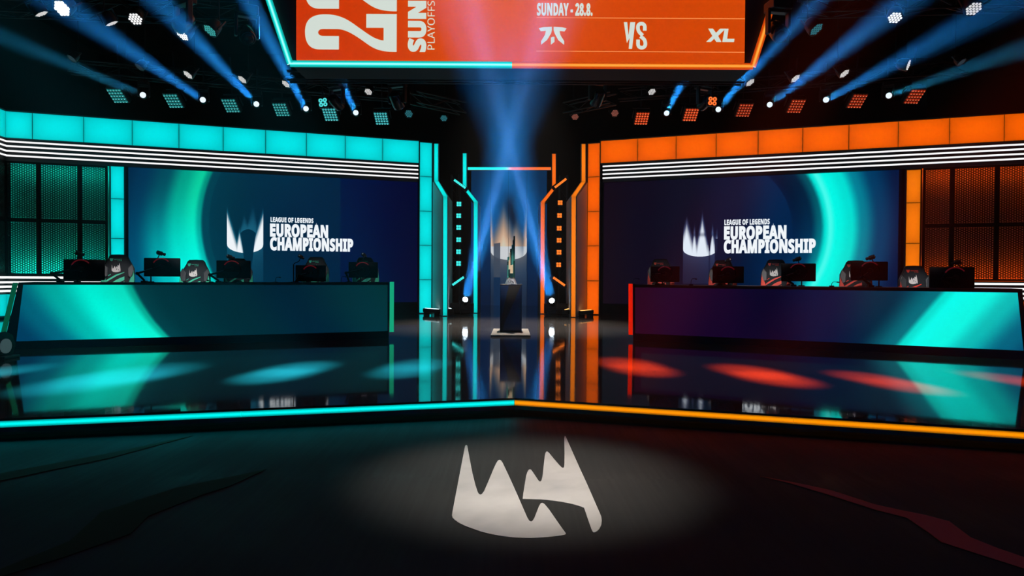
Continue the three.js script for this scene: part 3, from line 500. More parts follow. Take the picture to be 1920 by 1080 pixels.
// ------------------------------------------------------------------ the hanging centre screen
{
  const d = 13, t = thing('hanging_screen', 'big orange match screen hung from the roof, framed by teal and orange light', 'screen', P(976, 114, d));
  const x0 = 555.5, x1 = 1396, yB = 114.3, hpx = 474, W0 = 2048, H0 = Math.round(2048 * hpx / (x1 - x0)), k = W0 / (x1 - x0), X = (p) => (p - x0) * k, Y = (p) => H0 - (yB - p) * k;
  const tex = canvasTex(W0, H0, (ctx) => {
    paint(ctx, W0, H0, (x, y) => { const u = x / W0, v = y / H0, m = Math.exp(-(((u - 0.46) / 0.2) ** 2)); return mix(mix([204, 54, 2], [212, 72, 2], u), [240, 108, 2], m * (0.35 + 0.9 * (1 - v))); });
    const ink = '#d3ddd4'; ctx.fillStyle = ink;
    const bx = (a) => a.map(([x, y]) => [X(480 + x / 4), Y(y / 4)]);
    const poly = (pts) => { ctx.beginPath(); pts.forEach((p, i) => (i ? ctx.lineTo(...p) : ctx.moveTo(...p))); ctx.closePath(); ctx.fill(); };
    for (const dy of [0, -303]) {       // the numerals, lying on their side
      const q = (x, y) => [X(480 + x / 4), Y((y + dy) / 4)];
      ctx.beginPath(); ctx.moveTo(...q(622, 380)); ctx.lineTo(...q(470, 380)); ctx.bezierCurveTo(...q(400, 378), ...q(367, 330), ...q(367, 250)); ctx.bezierCurveTo(...q(367, 165), ...q(410, 118), ...q(520, 118));
      ctx.bezierCurveTo(...q(640, 118), ...q(700, 165), ...q(770, 215)); ctx.bezierCurveTo(...q(840, 262), ...q(890, 305), ...q(956, 310)); ctx.lineTo(...q(956, 217)); ctx.lineTo(...q(826, 217)); ctx.lineTo(...q(826, 113)); ctx.lineTo(...q(1055, 113)); ctx.lineTo(...q(1055, 396));
      ctx.bezierCurveTo(...q(950, 398), ...q(890, 380), ...q(830, 335)); ctx.bezierCurveTo(...q(760, 285), ...q(680, 228), ...q(610, 228)); ctx.lineTo(...q(500, 228)); ctx.bezierCurveTo(...q(455, 230), ...q(455, 275), ...q(500, 279)); ctx.lineTo(...q(622, 279)); ctx.closePath(); ctx.fill();
    }
    fitText(ctx, 'SUNDAY', X(766), Y(-92), X(797), Y(96.5), { turn: 1, stroke: 20 });
    fitText(ctx, 'PLAYOFFS', X(801.5), Y(3.5), X(815), Y(94), { turn: 1, weight: 'normal' });
    fitText(ctx, 'SUNDAY - 28.8.', X(1006.5), Y(6.5), X(1110), Y(29), { stroke: 12 });
    ctx.fillStyle = 'rgba(255,170,110,0.9)'; for (const y of [33.2, 95.7]) ctx.fillRect(X(1005.5), Y(y) - 1.5, X(1396) - X(1005.5), 3);
    ctx.fillStyle = ink;
    const e = (pts) => poly(pts.map(([x, y]) => [X(960 + x / 4), Y(y / 4)]));
    e([[198, 212], [232, 203], [298, 200], [298, 225], [292, 250], [262, 300], [217, 336], [217, 308], [245, 262], [252, 232], [214, 236]]);
    e([[408, 212], [374, 203], [310, 200], [310, 225], [318, 250], [345, 300], [391, 336], [391, 308], [362, 262], [356, 232], [392, 236]]);
    e([[290, 282], [304, 274], [318, 276], [318, 314], [290, 336]]);
    e([[836, 163], [862, 163], [872, 258], [884, 163], [922, 163], [900, 362], [874, 362], [880, 282], [860, 320]]);
    ctx.lineWidth = 7 * k; ctx.strokeStyle = ink; const s = (x, y) => [X(960 + x / 4), Y(y / 4)];
    ctx.beginPath(); ctx.moveTo(...s(994, 226)); ctx.lineTo(...s(994, 200)); ctx.bezierCurveTo(...s(994, 165), ...s(942, 165), ...s(942, 200)); ctx.bezierCurveTo(...s(942, 235), ...s(962, 245), ...s(978, 262)); ctx.stroke();
    ctx.beginPath(); ctx.moveTo(...s(944, 292)); ctx.lineTo(...s(944, 325)); ctx.bezierCurveTo(...s(944, 362), ...s(999, 362), ...s(999, 325)); ctx.bezierCurveTo(...s(999, 295), ...s(985, 282), ...s(960, 268)); ctx.stroke();
    e([[1468, 207], [1505, 207], [1528, 238], [1558, 207], [1600, 207], [1545, 262], [1570, 307], [1530, 307], [1515, 283], [1490, 307], [1454, 307], [1500, 262]]);
    e([[1592, 207], [1622, 207], [1612, 282], [1667, 282], [1664, 307], [1575, 307]]);
  });
  const BL = P(x0, yB, d), BR = P(x1, yB, d); BR.y = BL.y = (BL.y + BR.y) / 2; BR.z = BL.z = -d;
  const up = V(0, BL.distanceTo(BR) * hpx / (x1 - x0), 0), TL = BL.clone().add(up), TR = BR.clone().add(up);
  part('display', local(slab(BL, BR, TR, TL, 0.06), t), screenMat(tex), t);
  const out = (px, py) => { const p = P(px, py, d); p.z = -d; return p; };
  const cl = out(545, 123), cr = out(1410.5, 123); cl.y = cr.y = (cl.y + cr.y) / 2;
  const topY = TL.y, grow = (c, px) => { const q = out(px, 0), kx = (q.x - c.x) / (q.y - c.y); return V(c.x + kx * (topY - c.y), topY, -d); };
  const tl = grow(cl, 505), tr = grow(cr, 1450);
  part('housing', local(outline([cl, cr, tr, tl].map((p) => p.clone().add(V(0, 0, -0.05))), 0.9), t), M.black, t);
  const midB = out(960, 123); midB.y = cl.y;
  const tealT = dataTex(4, 48, (u, v) => { const c = Math.exp(-(((v - 0.5) / 0.26) ** 2)); return [0.02 + 0.68 * c * c, 0.55 + 0.45 * Math.sqrt(c), 0.52 + 0.44 * Math.sqrt(c)]; }, true);
  const orT = dataTex(4, 48, (u, v) => { const c = Math.exp(-(((v - 0.5) / 0.28) ** 2)); return [0.72 + 0.28 * c, 0.2 + 0.45 * c, 0.02 + 0.25 * c * c]; }, true);
  const F = V(0, 0, 0.05), strip = (a, b, m) => part('light_strip', local(rail(a.clone().add(F), b.clone().add(F), 0.115, 0.04), t), m, t);
  const tm = glow(1, 1, 1, 1.15, tealT), om = glow(1, 1, 1, 1.15, orT);
  strip(cl, midB, tm); strip(midB, cr, om);
  for (const [a, b, m] of [[cl, tl, tm], [cr, tr, om]]) { const dir = b.clone().sub(a).normalize(), nn = V(0, 0, 1).cross(dir).normalize().multiplyScalar(0.0575), A = a.clone().add(F), B = b.clone().add(F);
    const q = slab(...(nn.x < 0 ? [A.clone().add(nn), A.clone().sub(nn), B.clone().sub(nn), B.clone().add(nn)] : [A.clone().sub(nn), A.clone().add(nn), B.clone().add(nn), B.clone().sub(nn)]), 0.04), u = q.attributes.uv; for (let i = 0; i < u.count; i++) u.setXY(i, u.getY(i), u.getX(i)); part('light_strip', local(q, t), m, t); }
  const l = new THREE.RectAreaLight(new THREE.Color(1, 0.36, 0.05), 0.06, BL.distanceTo(BR), up.y); l.position.copy(BL).add(BR).multiplyScalar(0.5).addScaledVector(up, 0.5).add(V(0, 0, 0.12)); l.lookAt(l.position.clone().add(V(0, -0.001, 1))); l.name = 'panel_light'; scene.add(l);
  // hanging rods to the roof
  for (const x of [-0.32, 0.32]) part('rod', local(bar(V(t.position.x + x * 10, topY - 0.1, -d - 0.4), V(t.position.x + x * 10, TOP, -d - 0.4), 0.05, 0.05, 8), t), M.truss, t);
}

// ------------------------------------------------------------------ desks
const UP = V(0, 1, 0), DESK_TOP = 1.205;
const desks = {};
function desk(side, label, B0, B1, o) {
  const n = nrm(B0, B1), A = at(B0, STAGE), Bp = at(B1, STAGE), lean = 0.11, topA = push(at(A, DESK_TOP), n, -lean), pn = Bp.clone().sub(A).cross(topA.clone().sub(A)).normalize();
  const F = (px, py, k = 0) => { const r = ray(px, py); return eye.clone().addScaledVector(r, (pn.dot(A.clone().sub(eye)) + k) / pn.dot(r)); };
  const t = thing('players_desk', label, 'desk', at(lerp3(A, Bp, 0.5), STAGE), 'long players\' desks on the stage');
  const drop = (p, y) => { const d = p.clone(); return d; };
  const body = o.body.map((p) => F(...p));
  body[0].y = body[1].y = STAGE + 0.004;
  part('front_panel', local(outline(body, 0.05), t), M.satin, t);
  const scr = o.screen.map((p) => F(...p, 0.006)), W0 = 1024, H0 = 160;
  // the picture is laid out across the panel's own length and height
  const tex = canvasTex(W0, H0, (ctx) => paint(ctx, W0, H0, (x, y) => o.picture(x / W0, y / H0)));
  part('display', local(slab(scr[0], scr[1], scr[2], scr[3], 0.012), t), screenMat(tex), t);
  for (const [q, m, lab] of o.edges) { const e = part('edge_light', local(slab(...q.map((p) => F(...p, 0.004)), 0.03), t), m, t); }
  const tf0 = body[3], tf1 = body[2], back = n.clone().multiplyScalar(-0.95), y0 = DESK_TOP - 0.035;
  const a = at(tf0, DESK_TOP), b = at(tf1, DESK_TOP);
  part('desktop', local(outline([push(a, n, 0.012), push(b, n, 0.012), b.clone().add(back), a.clone().add(back)], 0.035, V(0, 0, -1)), t), M.satin, t);
  for (const [p, q] of [[body[0], tf0], [body[1], tf1]]) { const s = p === body[0] ? 1 : -1, u = B1.clone().sub(B0).normalize().multiplyScalar(s * 0.06); const p2 = at(p, STAGE + 0.004).add(u), q2 = at(q, y0).add(u); const e0 = n.clone().multiplyScalar(-0.06), e1 = n.clone().multiplyScalar(-0.9);
    part('side_panel', local(s > 0 ? slab(p2.clone().add(e1), p2.clone().add(e0), q2.clone().add(e0), q2.clone().add(e1), 0.03) : slab(p2.clone().add(e0), p2.clone().add(e1), q2.clone().add(e1), q2.clone().add(e0), 0.03), t), M.black, t); }
  areaLight(at(A, 0).lerp(at(Bp, 0), 0.05), at(A, 0).lerp(at(Bp, 0), 0.95), 0.4, 1.05, new THREE.Color(0, 0.4, 0.4), 0.02, 0.1);
  desks[side] = { A: at(A, DESK_TOP), B: at(Bp, DESK_TOP), n };
  return t;
}
{
  const greenEdge = srgb(20, 165, 120, 1), dullGreen = srgb(4, 78, 52, 1), redEdge = srgb(214, 26, 0, 1);
  const cell = (u, v) => 1 - 0.04 * (Math.floor(v * 160) % 3 === 0);
  desk('left', 'long black players\' desk whose front screen has a teal glow at its left', S(5, 655.5), S(739, 634.5), {
    body: [[5, 655.5], [729, 634.6], [729, 528.8], [35, 529.6]], screen: [[30.5, 640], [726.5, 620.7], [726.7, 533], [43.5, 534]],
    edges: [[[731, 622.5], [738.4, 622.2], [738.8, 528.4], [731.4, 528.6]].map((p) => p), [[-5, 651], [4, 651], [33, 530], [24, 530]]].map((q, i) => [q, i ? dullGreen : greenEdge]),
    picture: (u, v) => { const e = 0.268 + 0.105 * v - 0.03 * v * (1 - v), d = (e - u); let c;
      if (d > 0) c = ramp([[0, [0, 70, 76]], [0.012, [6, 170, 146]], [0.035, [10, 236, 205]], [0.11, [0, 250, 222]], [0.19, [0, 178, 168]], [0.27, [0, 96, 120]], [0.34, [0, 56, 90]]], d - 0.08 * (1 - v) * d);
      else c = ramp([[0, [2, 62, 70]], [0.06, [0, 50, 58]], [0.22, [0, 36, 46]], [0.4, [0, 33, 52]], [0.6, [2, 45, 54]], [0.75, [0, 49, 52]]], -d);
      c = c.map((x) => x * (1 + 0.12 * (v - 0.5))); return c.map((x) => x * cell(u, v)); } });
  desk('right', 'long black players\' desk whose front screen has a teal glow at its right', S(1176, 637), S(1932, 675), {
    body: [[1187, 637.6], [1931, 675], [1917, 544.8], [1187, 533.2]], screen: [[1191, 625], [1919, 657.5], [1908, 548.7], [1190.5, 539]],
    edges: [[[1178.6, 627.5], [1185.4, 627.8], [1185.2, 532.2], [1178.4, 532]]].map((q) => [q, redEdge]),
    picture: (u, v) => { const e = 0.83 - 0.115 * v, d = u - e; const bg = ramp([[0, [40, 3, 28]], [0.12, [28, 4, 38]], [0.27, [20, 3, 38]], [0.4, [3, 3, 36]], [0.55, [0, 18, 56]], [0.7, [0, 42, 66]], [0.85, [0, 70, 92]]], u);
      let c = d > 0 ? ramp([[0, [0, 110, 124]], [0.02, [0, 226, 212]], [0.05, [0, 255, 240]], [0.11, [0, 250, 232]], [0.17, [0, 190, 186]], [0.25, [0, 100, 128]], [0.33, [0, 60, 100]]], d + 0.05 * v * d) : mix([0, 112, 126], bg, smooth(0, -0.09, d));
      return c.map((x) => x * cell(u, v)); } });
}

// ------------------------------------------------------------------ players' stations: monitors, cameras, microphones, chairs
const font = await new FontLoader().loadAsync('fonts/droid/droid_sans_bold.typeface.json');
const letters = (s, w, h, d) => { const g = new TextGeometry(s, { font, size: 1, depth: 1, curveSegments: 2, bevelEnabled: false }); g.computeBoundingBox(); const b = g.boundingBox; g.translate(-b.min.x, -b.min.y, 0); g.scale(w / (b.max.x - b.min.x), h / (b.max.y - b.min.y), d); return g; };
const plate2 = (pts, d, bevel = 0) => new THREE.ExtrudeGeometry(new THREE.Shape(pts.map((p) => new THREE.Vector2(...p))), { depth: d, bevelEnabled: bevel > 0, bevelSize: bevel, bevelThickness: bevel, bevelSegments: 2, curveSegments: 4 });
const mirror = (pts) => [...pts, ...pts.filter((p) => p[0] > 0).map(([x, y]) => [-x, y]).reverse()];
const rows = ['outermost', 'second', 'middle', 'fourth', 'innermost'];
function deskPoint(side, px, inward) {     // plan point behind the desk's front line, under a measured column of the photograph
  const { A, B, n } = desks[side], a = push(A, n, -inward), b = push(B, n, -inward), q = W(px, 525, a, b); return V(q.x, 0, q.z);
}
const M2 = { shell: new THREE.MeshPhysicalMaterial({ color: lin(0.009, 0.009, 0.011), roughness: 0.5, specularIntensity: 0.25 }), ringDark: std(0.03, 0.008, 0.01, 0.25, 0.3), red: glow(0.30, 0.008, 0.02, 0.22), steel: std(0.35, 0.35, 0.36, 0.3, 1), rubber: std(0.012, 0.012, 0.013, 0.7), lensGlass: std(0.02, 0.02, 0.03, 0.08), badge: std(0.45, 0.45, 0.47, 0.4) };
function monitor(side, i, hub, cx, width, elbow, base, yaw, label) {
  const g0 = deskPoint(side, hub[0], 0.42), dist = -g0.z, m = dist / FOCAL, hy = P(hub[0], hub[1], dist).y, D = at(g0, DESK_TOP), h = hy - DESK_TOP;
  const t = thing('monitor', label, 'monitor', D, `players' monitors on the ${side} desk`); t.rotation.y = yaw;
  const w = width * m, hh = w * 0.55, ox = (cx - hub[0]) * m, oy = h + 0.0;
  const hs = part('housing', box(w, hh, 0.03, ox, oy - 0.01, -0.045, 0.012), M2.shell, t);
  const rr = hh * 0.455;
  part('rear_bulge', new THREE.CylinderGeometry(rr, rr * 1.06, 0.035, 28).rotateX(Math.PI / 2).translate(0, oy - 0.005, -0.018), M2.shell, t);
  part('ring', new THREE.TorusGeometry(rr, 0.008, 8, 40, Math.PI * 1.1).rotateZ(-0.05 * Math.PI).translate(0, oy - 0.005, 0.002), M2.ringDark, t);
  part('ring_light', new THREE.TorusGeometry(rr, 0.0095, 8, 24, Math.PI * 0.62).rotateZ(Math.PI * 0.22).translate(0, oy - 0.005, 0.004), M2.red, t);
  part('mount', new THREE.CylinderGeometry(0.035, 0.045, 0.08, 16).rotateX(Math.PI / 2).translate(0, oy, 0.03), M2.rubber, t);
  part('badge', box(0.05, 0.008, 0.004, 0.03, oy - 0.12, -0.005, 0.001), M2.badge, t);
  const E = V((elbow[0] - hub[0]) * m, (hub[1] - elbow[1]) * m + h, 0.12), B = V((base[0] - hub[0]) * m, 0.035, 0.02), Hc = V(0, oy, 0.06);
  part('upper_arm', [bar(Hc, E, 0.035, 0.035, 10), new THREE.SphereGeometry(0.028, 12, 8).translate(E.x, E.y, E.z)], M2.shell, t);
  part('lower_arm', bar(E, B, 0.036, 0.036, 10), M2.shell, t);
  part('arm_trim', bar(lerp3(Hc, E, 0.35).add(V(0, 0.012, 0.014)), lerp3(Hc, E, 0.8).add(V(0, 0.012, 0.014)), 0.007, 0.007, 6), M2.steel, t);
  part('arm_trim', bar(lerp3(E, B, 0.3).add(V(-0.006, 0, 0.015)), lerp3(E, B, 0.75).add(V(-0.006, 0, 0.015)), 0.007, 0.007, 6), M2.steel, t);
  part('clamp', box(0.09, 0.03, 0.09, B.x, 0.016, B.z, 0.006), M2.shell, t);
  return t;
}
function faceCamera(side, foot, cam, dirX, label) {
  const g0 = deskPoint(side, foot, 0.64), m = -g0.z / FOCAL, D = at(g0, DESK_TOP), h = P(cam[0], cam[1], -g0.z).y - DESK_TOP, cx = (cam[0] - foot) * m;
  const t = thing('player_camera', label, 'camera', D, `players' face cameras on the ${side} desk`);
  part('pole', bar(V(0, 0, 0), V(0, h * 0.72, 0), 0.022, 0.022, 10), M2.shell, t);
  part('foot', new THREE.CylinderGeometry(0.05, 0.055, 0.018, 16).translate(0, 0.009, 0), M2.shell, t);
  part('arm', tube([V(0, h * 0.7, 0), V(cx * 0.3, h * 0.76, 0.01), V(cx * 0.8, h * 0.82, 0.015), V(cx, h * 0.95, 0.01)], 0.008, 16, 6), M2.shell, t);
  const q = new THREE.Quaternion().setFromUnitVectors(V(0, 0, 1), V(dirX, -0.25, -0.75).normalize()), c = V(cx, h, 0);
  const put = (g) => g.applyQuaternion(q).translate(c.x, c.y, c.z);
  part('body', put(box(0.06, 0.055, 0.10, 0, 0, 0, 0.01)), M2.rubber, t);
  part('lens', put(new THREE.CylinderGeometry(0.026, 0.022, 0.05, 16).rotateX(Math.PI / 2).translate(0, 0, 0.07)), M2.lensGlass, t);
  part('back_plate', put(box(0.028, 0.024, 0.006, 0.005, 0.006, -0.052, 0.002)), M2.badge, t);
  part('knob', new THREE.SphereGeometry(0.014, 10, 8).translate(0, h * 0.7, 0.012), M2.steel, t);
}
function gooseneck(side, foot, tip, label) {
  const g0 = deskPoint(side, foot, 0.3), m = -g0.z / FOCAL, D = at(g0, DESK_TOP), h = P(tip[0], tip[1], -g0.z).y - DESK_TOP, cx = (tip[0] - foot) * m;
  const t = thing('gooseneck_microphone', label, 'microphone', D, `gooseneck microphones on the ${side} desk`);
  part('foot', new THREE.CylinderGeometry(0.035, 0.042, 0.02, 16).translate(0, 0.01, 0), M2.shell, t);
  part('neck', tube([V(0, 0.01, 0), V(0, h * 0.6, 0), V(cx * 0.2, h, 0), V(cx * 0.6, h * 1.02, 0), V(cx * 0.8, h, 0)], 0.005, 20, 6), M2.rubber, t);
  part('capsule', bar(V(cx * 0.72, h * 1.01, 0), V(cx * 1.06, h * 0.96, 0), 0.02, 0.02, 10), M2.rubber, t);
}
const crownPieces = [[[-0.5, 0.5], [-0.38, -0.02], [-0.3, 0.02], [-0.14, 0.36], [0.1, -0.18], [0.18, -0.1], [0.24, 0.0], [0.46, -0.38], [0.3, -0.46], [0, -0.5], [-0.28, -0.46], [-0.46, -0.34], [-0.52, -0.24]], [[0.0, -0.02], [0.04, 0.24], [0.1, 0.3], [0.2, 0.16], [0.24, 0.44], [0.3, 0.48], [0.4, 0.34], [0.44, 0.74], [0.5, 0.6], [0.62, -0.2], [0.56, -0.42], [0.5, -0.42], [0.4, -0.12], [0.2, -0.05]]];
const chairProto = {};
function makeChair(accent, tone) {
  const t = new THREE.Group(); t.name = 'gaming_chair';
  const mats = { hide: new THREE.MeshPhysicalMaterial({ color: lin(0.016, 0.021, 0.026), roughness: 0.6, specularIntensity: 0.35 }), bolster: std(0.045, 0.052, 0.06, 0.4), dark: std(0.012, 0.012, 0.014, 0.45), accent, logo: std(0.75, 0.72, 0.7, 0.5) };
  const SEAT = 0.62, tilt = -0.13;
  const lean = (g) => g.rotateX(tilt).translate(0, SEAT, -0.2);
  const half = [[0, 0.85], [0.115, 0.846], [0.138, 0.825], [0.165, 0.76], [0.208, 0.685], [0.246, 0.6], [0.25, 0.52], [0.246, 0.3], [0.23, 0.1], [0.19, 0.0]];
  part('backrest', lean(plate2(mirror(half).map(([x, y]) => [x * 0.95, y * 0.985]), 0.05, 0.022)), mats.hide, t);
  const rimPts = mirror(half).map(([x, y]) => V(x * 0.985, y, 0.035));
  part('piping', lean(new THREE.TubeGeometry(new THREE.CatmullRomCurve3([...rimPts], true, 'catmullrom', 0.2), 80, 0.011, 6)), mats.bolster, t);
  for (const s of [-1, 1]) {
    const sh = [[0.246, 0.6], [0.22, 0.665], [0.165, 0.60], [0.172, 0.46], [0.225, 0.44], [0.248, 0.52]].map(([x, y]) => [s * x, y]);
    part('shoulder_bolster', lean(plate2(sh, 0.05, 0.015).translate(0, 0, 0.045)), mats.bolster, t);
    const lo = [[0.250, 0.565], [0.258, 0.40], [0.252, 0.2], [0.21, 0.06], [0.165, 0.1], [0.19, 0.36]].map(([x, y]) => [s * x, y]);
    part('side_wing', lean(plate2(lo, 0.06, 0.01).translate(0, 0, 0.04)), mats.accent, t);
  }
  const st = (pts) => part('stripe', lean(plate2(pts, 0.003).translate(0, 0, 0.0725)), mats.accent, t);
  st([[-0.232, 0.415], [-0.232, 0.43], [-0.112, 0.5], [-0.116, 0.486]]); st([[-0.22, 0.35], [-0.19, 0.35], [-0.02, 0.465], [0.1, 0.525], [0.095, 0.535], [-0.04, 0.485], [-0.16, 0.405]]);
  st([[-0.09, 0.345], [0.02, 0.345], [0.1, 0.39], [0.1, 0.455], [0.03, 0.425], [-0.03, 0.39]]); st([[0.05, 0.33], [0.11, 0.33], [0.1, 0.37]]);
  part('emblem', crownPieces.map((p) => lean(plate2(p.map(([x, y]) => [x * 0.125 - 0.04, y * 0.135 + 0.598]), 0.003).translate(0, 0, 0.0725))), mats.logo, t);
  part('maker_mark', [lean(plate2([[-0.14, 0.782], [-0.08, 0.782], [-0.092, 0.742], [-0.112, 0.728], [-0.13, 0.745]], 0.003).translate(0, 0, 0.0725)), lean(letters('SECRET', 0.125, 0.017, 0.003).translate(-0.07, 0.757, 0.0725)), lean(letters('LAB', 0.065, 0.015, 0.003).translate(-0.01, 0.735, 0.0725))], mats.accent, t);
  part('seat', [box(0.46, 0.1, 0.5, 0, SEAT - 0.03, 0.05, 0.04), box(0.09, 0.11, 0.46, -0.235, SEAT - 0.01, 0.05, 0.04), box(0.09, 0.11, 0.46, 0.235, SEAT - 0.01, 0.05, 0.04)], mats.hide, t);
  for (const s of [-1, 1]) part('armrest', [box(0.09, 0.03, 0.26, s * 0.31, SEAT + 0.24, 0.05, 0.012), bar(V(s * 0.31, SEAT + 0.23, 0.04), V(s * 0.3, SEAT - 0.06, 0.04), 0.045, 0.06), bar(V(s * 0.31, SEAT - 0.07, 0.04), V(s * 0.12, SEAT - 0.08, 0.04), 0.05, 0.03)], mats.dark, t);
  part('gas_lift', new THREE.CylinderGeometry(0.028, 0.034, SEAT - 0.2, 12).translate(0, 0.14 + (SEAT - 0.2) / 2, 0), mats.dark, t);
  for (let k = 0; k < 5; k++) { const a = k * Math.PI * 0.4 + 0.3, e = V(Math.cos(a) * 0.32, 0.075, Math.sin(a) * 0.32); part('base_leg', [bar(V(0, 0.14, 0), e, 0.05, 0.035), new THREE.CylinderGeometry(0.03, 0.03, 0.045, 10).rotateX(Math.PI / 2).rotateY(-a).translate(e.x, 0.03, e.z)], mats.dark, t); }
  return t;
}
chairProto.left = makeChair(std(0.03, 0.68, 0.42, 0.5), 'green'); chairProto.right = makeChair(std(1, 0.05, 0.02, 0.5), 'red');
const chairUsed = {};
function chair(side, px, top, yaw, behind, label, scale = 1) {
  const g0 = deskPoint(side, px, behind), want = P(px, top, -g0.z).y - STAGE, proto = chairProto[side];
  const c = chairUsed[side] ? proto.clone() : proto; chairUsed[side] = true;
  const raise = want - 1.455;
  c.name = numbered('gaming_chair'); c.position.set(g0.x, STAGE, g0.z); c.rotation.y = yaw; scene.add(c);
  for (const k of c.children) { if (/^base_leg/.test(k.name)) continue; if (/^gas_lift/.test(k.name)) { k.position.y = 0; k.scale.y = 1; k.position.y = raise / 2; continue; } k.position.y = raise; }
  tag(c, label, 'chair', `players' chairs behind the ${side} desk`);
}
const yawL = Math.atan2(desks.left.n.x, desks.left.n.z), yawR = Math.atan2(desks.right.n.x, desks.right.n.z);
{
  const L = 'left', R = 'right';
  chair(L, 217.5, 478.7, 0.35, 1.3, 'outermost black and green gaming chair at the left desk, before the teal pilaster');
  chair(L, 359.5, 488.7, 0.15, 1.3, 'black and green gaming chair at the left desk, in full view against the teal glow');
  chair(L, 450, 486, 0.55, 1.3, 'dark gaming chair right behind the third monitor of the left desk, below the crown picture');
  chair(L, 587, 483, 0.05, 1.3, 'gaming chair at the left desk showing only its headrest above a monitor');
  chair(L, 688, 483.8, 0.35, 1.3, 'innermost gaming chair at the left desk, nearest the green edge light');
  chair(R, 1241, 487, -0.1, 1.3, 'innermost black and red gaming chair at the right desk, nearest the red edge light');
  chair(R, 1355, 489, -0.3, 1.3, 'second black and red gaming chair from the right desk\'s red edge light');
  chair(R, 1456, 488, -0.3, 1.3, 'middle black and red gaming chair at the right desk, beside a monitor below the words');
  chair(R, 1607, 490, -0.35, 1.3, 'black and red gaming chair behind the fourth monitor, in front of the teal arc');
  chair(R, 1726, 500, -0.15, 1.3, 'outermost black and red gaming chair at the right desk, before the amber pilaster');

  monitor(L, 0, [152, 504.5], 155.5, 71, [108, 513], [118, 529], yawL * 0.5, 'outermost monitor on the left desk, seen from behind against the teal honeycomb');
  monitor(L, 1, [303, 500], 302.8, 63.5, [265, 513], [274, 528], yawL * 0.5, 'monitor on the left desk against the teal ring of light, beside the clear chair');
  monitor(L, 2, [435, 504], 437, 61, [399, 515.5], [412, 528], yawL * 0.5, 'middle monitor on the left desk, below the crown picture');
  monitor(L, 3, [582, 511.5], 581.8, 55.5, [563, 517], [556, 527], yawL * 0.3, 'monitor on the left desk standing in front of the chair headrest');
  monitor(L, 4, [680, 505], 681, 54, [650, 512], [655, 527], yawL * 0.5, 'innermost monitor on the left desk, nearest the green edge light');
  monitor(R, 0, [1246, 513], 1247, 54, [1223, 515.5], [1232, 531], yawR * 0.3, 'innermost monitor on the right desk, nearest the red edge light');
  monitor(R, 1, [1365, 514], 1366, 57, [1341, 520], [1350, 532], yawR * 0.3, 'second monitor from the red edge light on the right desk');
  monitor(R, 2, [1496.5, 509.5], 1497.5, 61, [1468, 520], [1488, 535], yawR * 0.5, 'middle monitor on the right desk, below the last letters on the LED wall');
  monitor(R, 3, [1631, 507], 1631, 65, [1612, 521], [1632, 537], yawR * 0.4, 'fourth monitor on the right desk, hiding most of a chair against the dark screen edge');
  monitor(R, 4, [1791, 520], 1787, 76, [1766, 523], [1788, 540], yawR * 0.5, 'outermost monitor on the right desk, against the red honeycomb');

  const cams = [[L, 145, [146.5, 474.5], 0.5], [L, 283, [299.5, 474.5], 0.55], [L, 421, [430.5, 481.5], 0.5], [L, 550.5, [563.5, 481], 0.2], [L, 676, [681.5, 477.5], 0.2], [R, 1242, [1242, 501], 0], [R, 1366, [1366, 487], -0.2], [R, 1503, [1496, 485.5], -0.5], [R, 1648, [1634, 482.5], -0.5], [R, 1807, [1796, 491.5], -0.6]];
  cams.forEach(([s, foot, c, d], i) => faceCamera(s, foot, c, d, `small black camera on a pole over the ${['outermost', 'second', 'middle', 'fourth', 'innermost', 'innermost', 'second', 'middle', 'fourth', 'outermost'][i]} monitor of the ${s} desk`));
  gooseneck(L, 517, [526, 520], 'tiny gooseneck microphone between the third and fourth monitors of the left desk');
  gooseneck(L, 640, [650, 519], 'tiny gooseneck microphone beside the innermost monitor of the left desk');
  gooseneck(L, 396, [389, 526], 'tiny gooseneck microphone between the clear chair and the middle left monitor');
  gooseneck(R, 1187, [1198, 523], 'gooseneck microphone at the red edge light end of the right desk');
  gooseneck(R, 1296, [1306, 523], 'gooseneck microphone between the two innermost chairs of the right desk');
  gooseneck(R, 1559.5, [1573, 529], 'gooseneck microphone on the right desk standing before the teal arc');
}

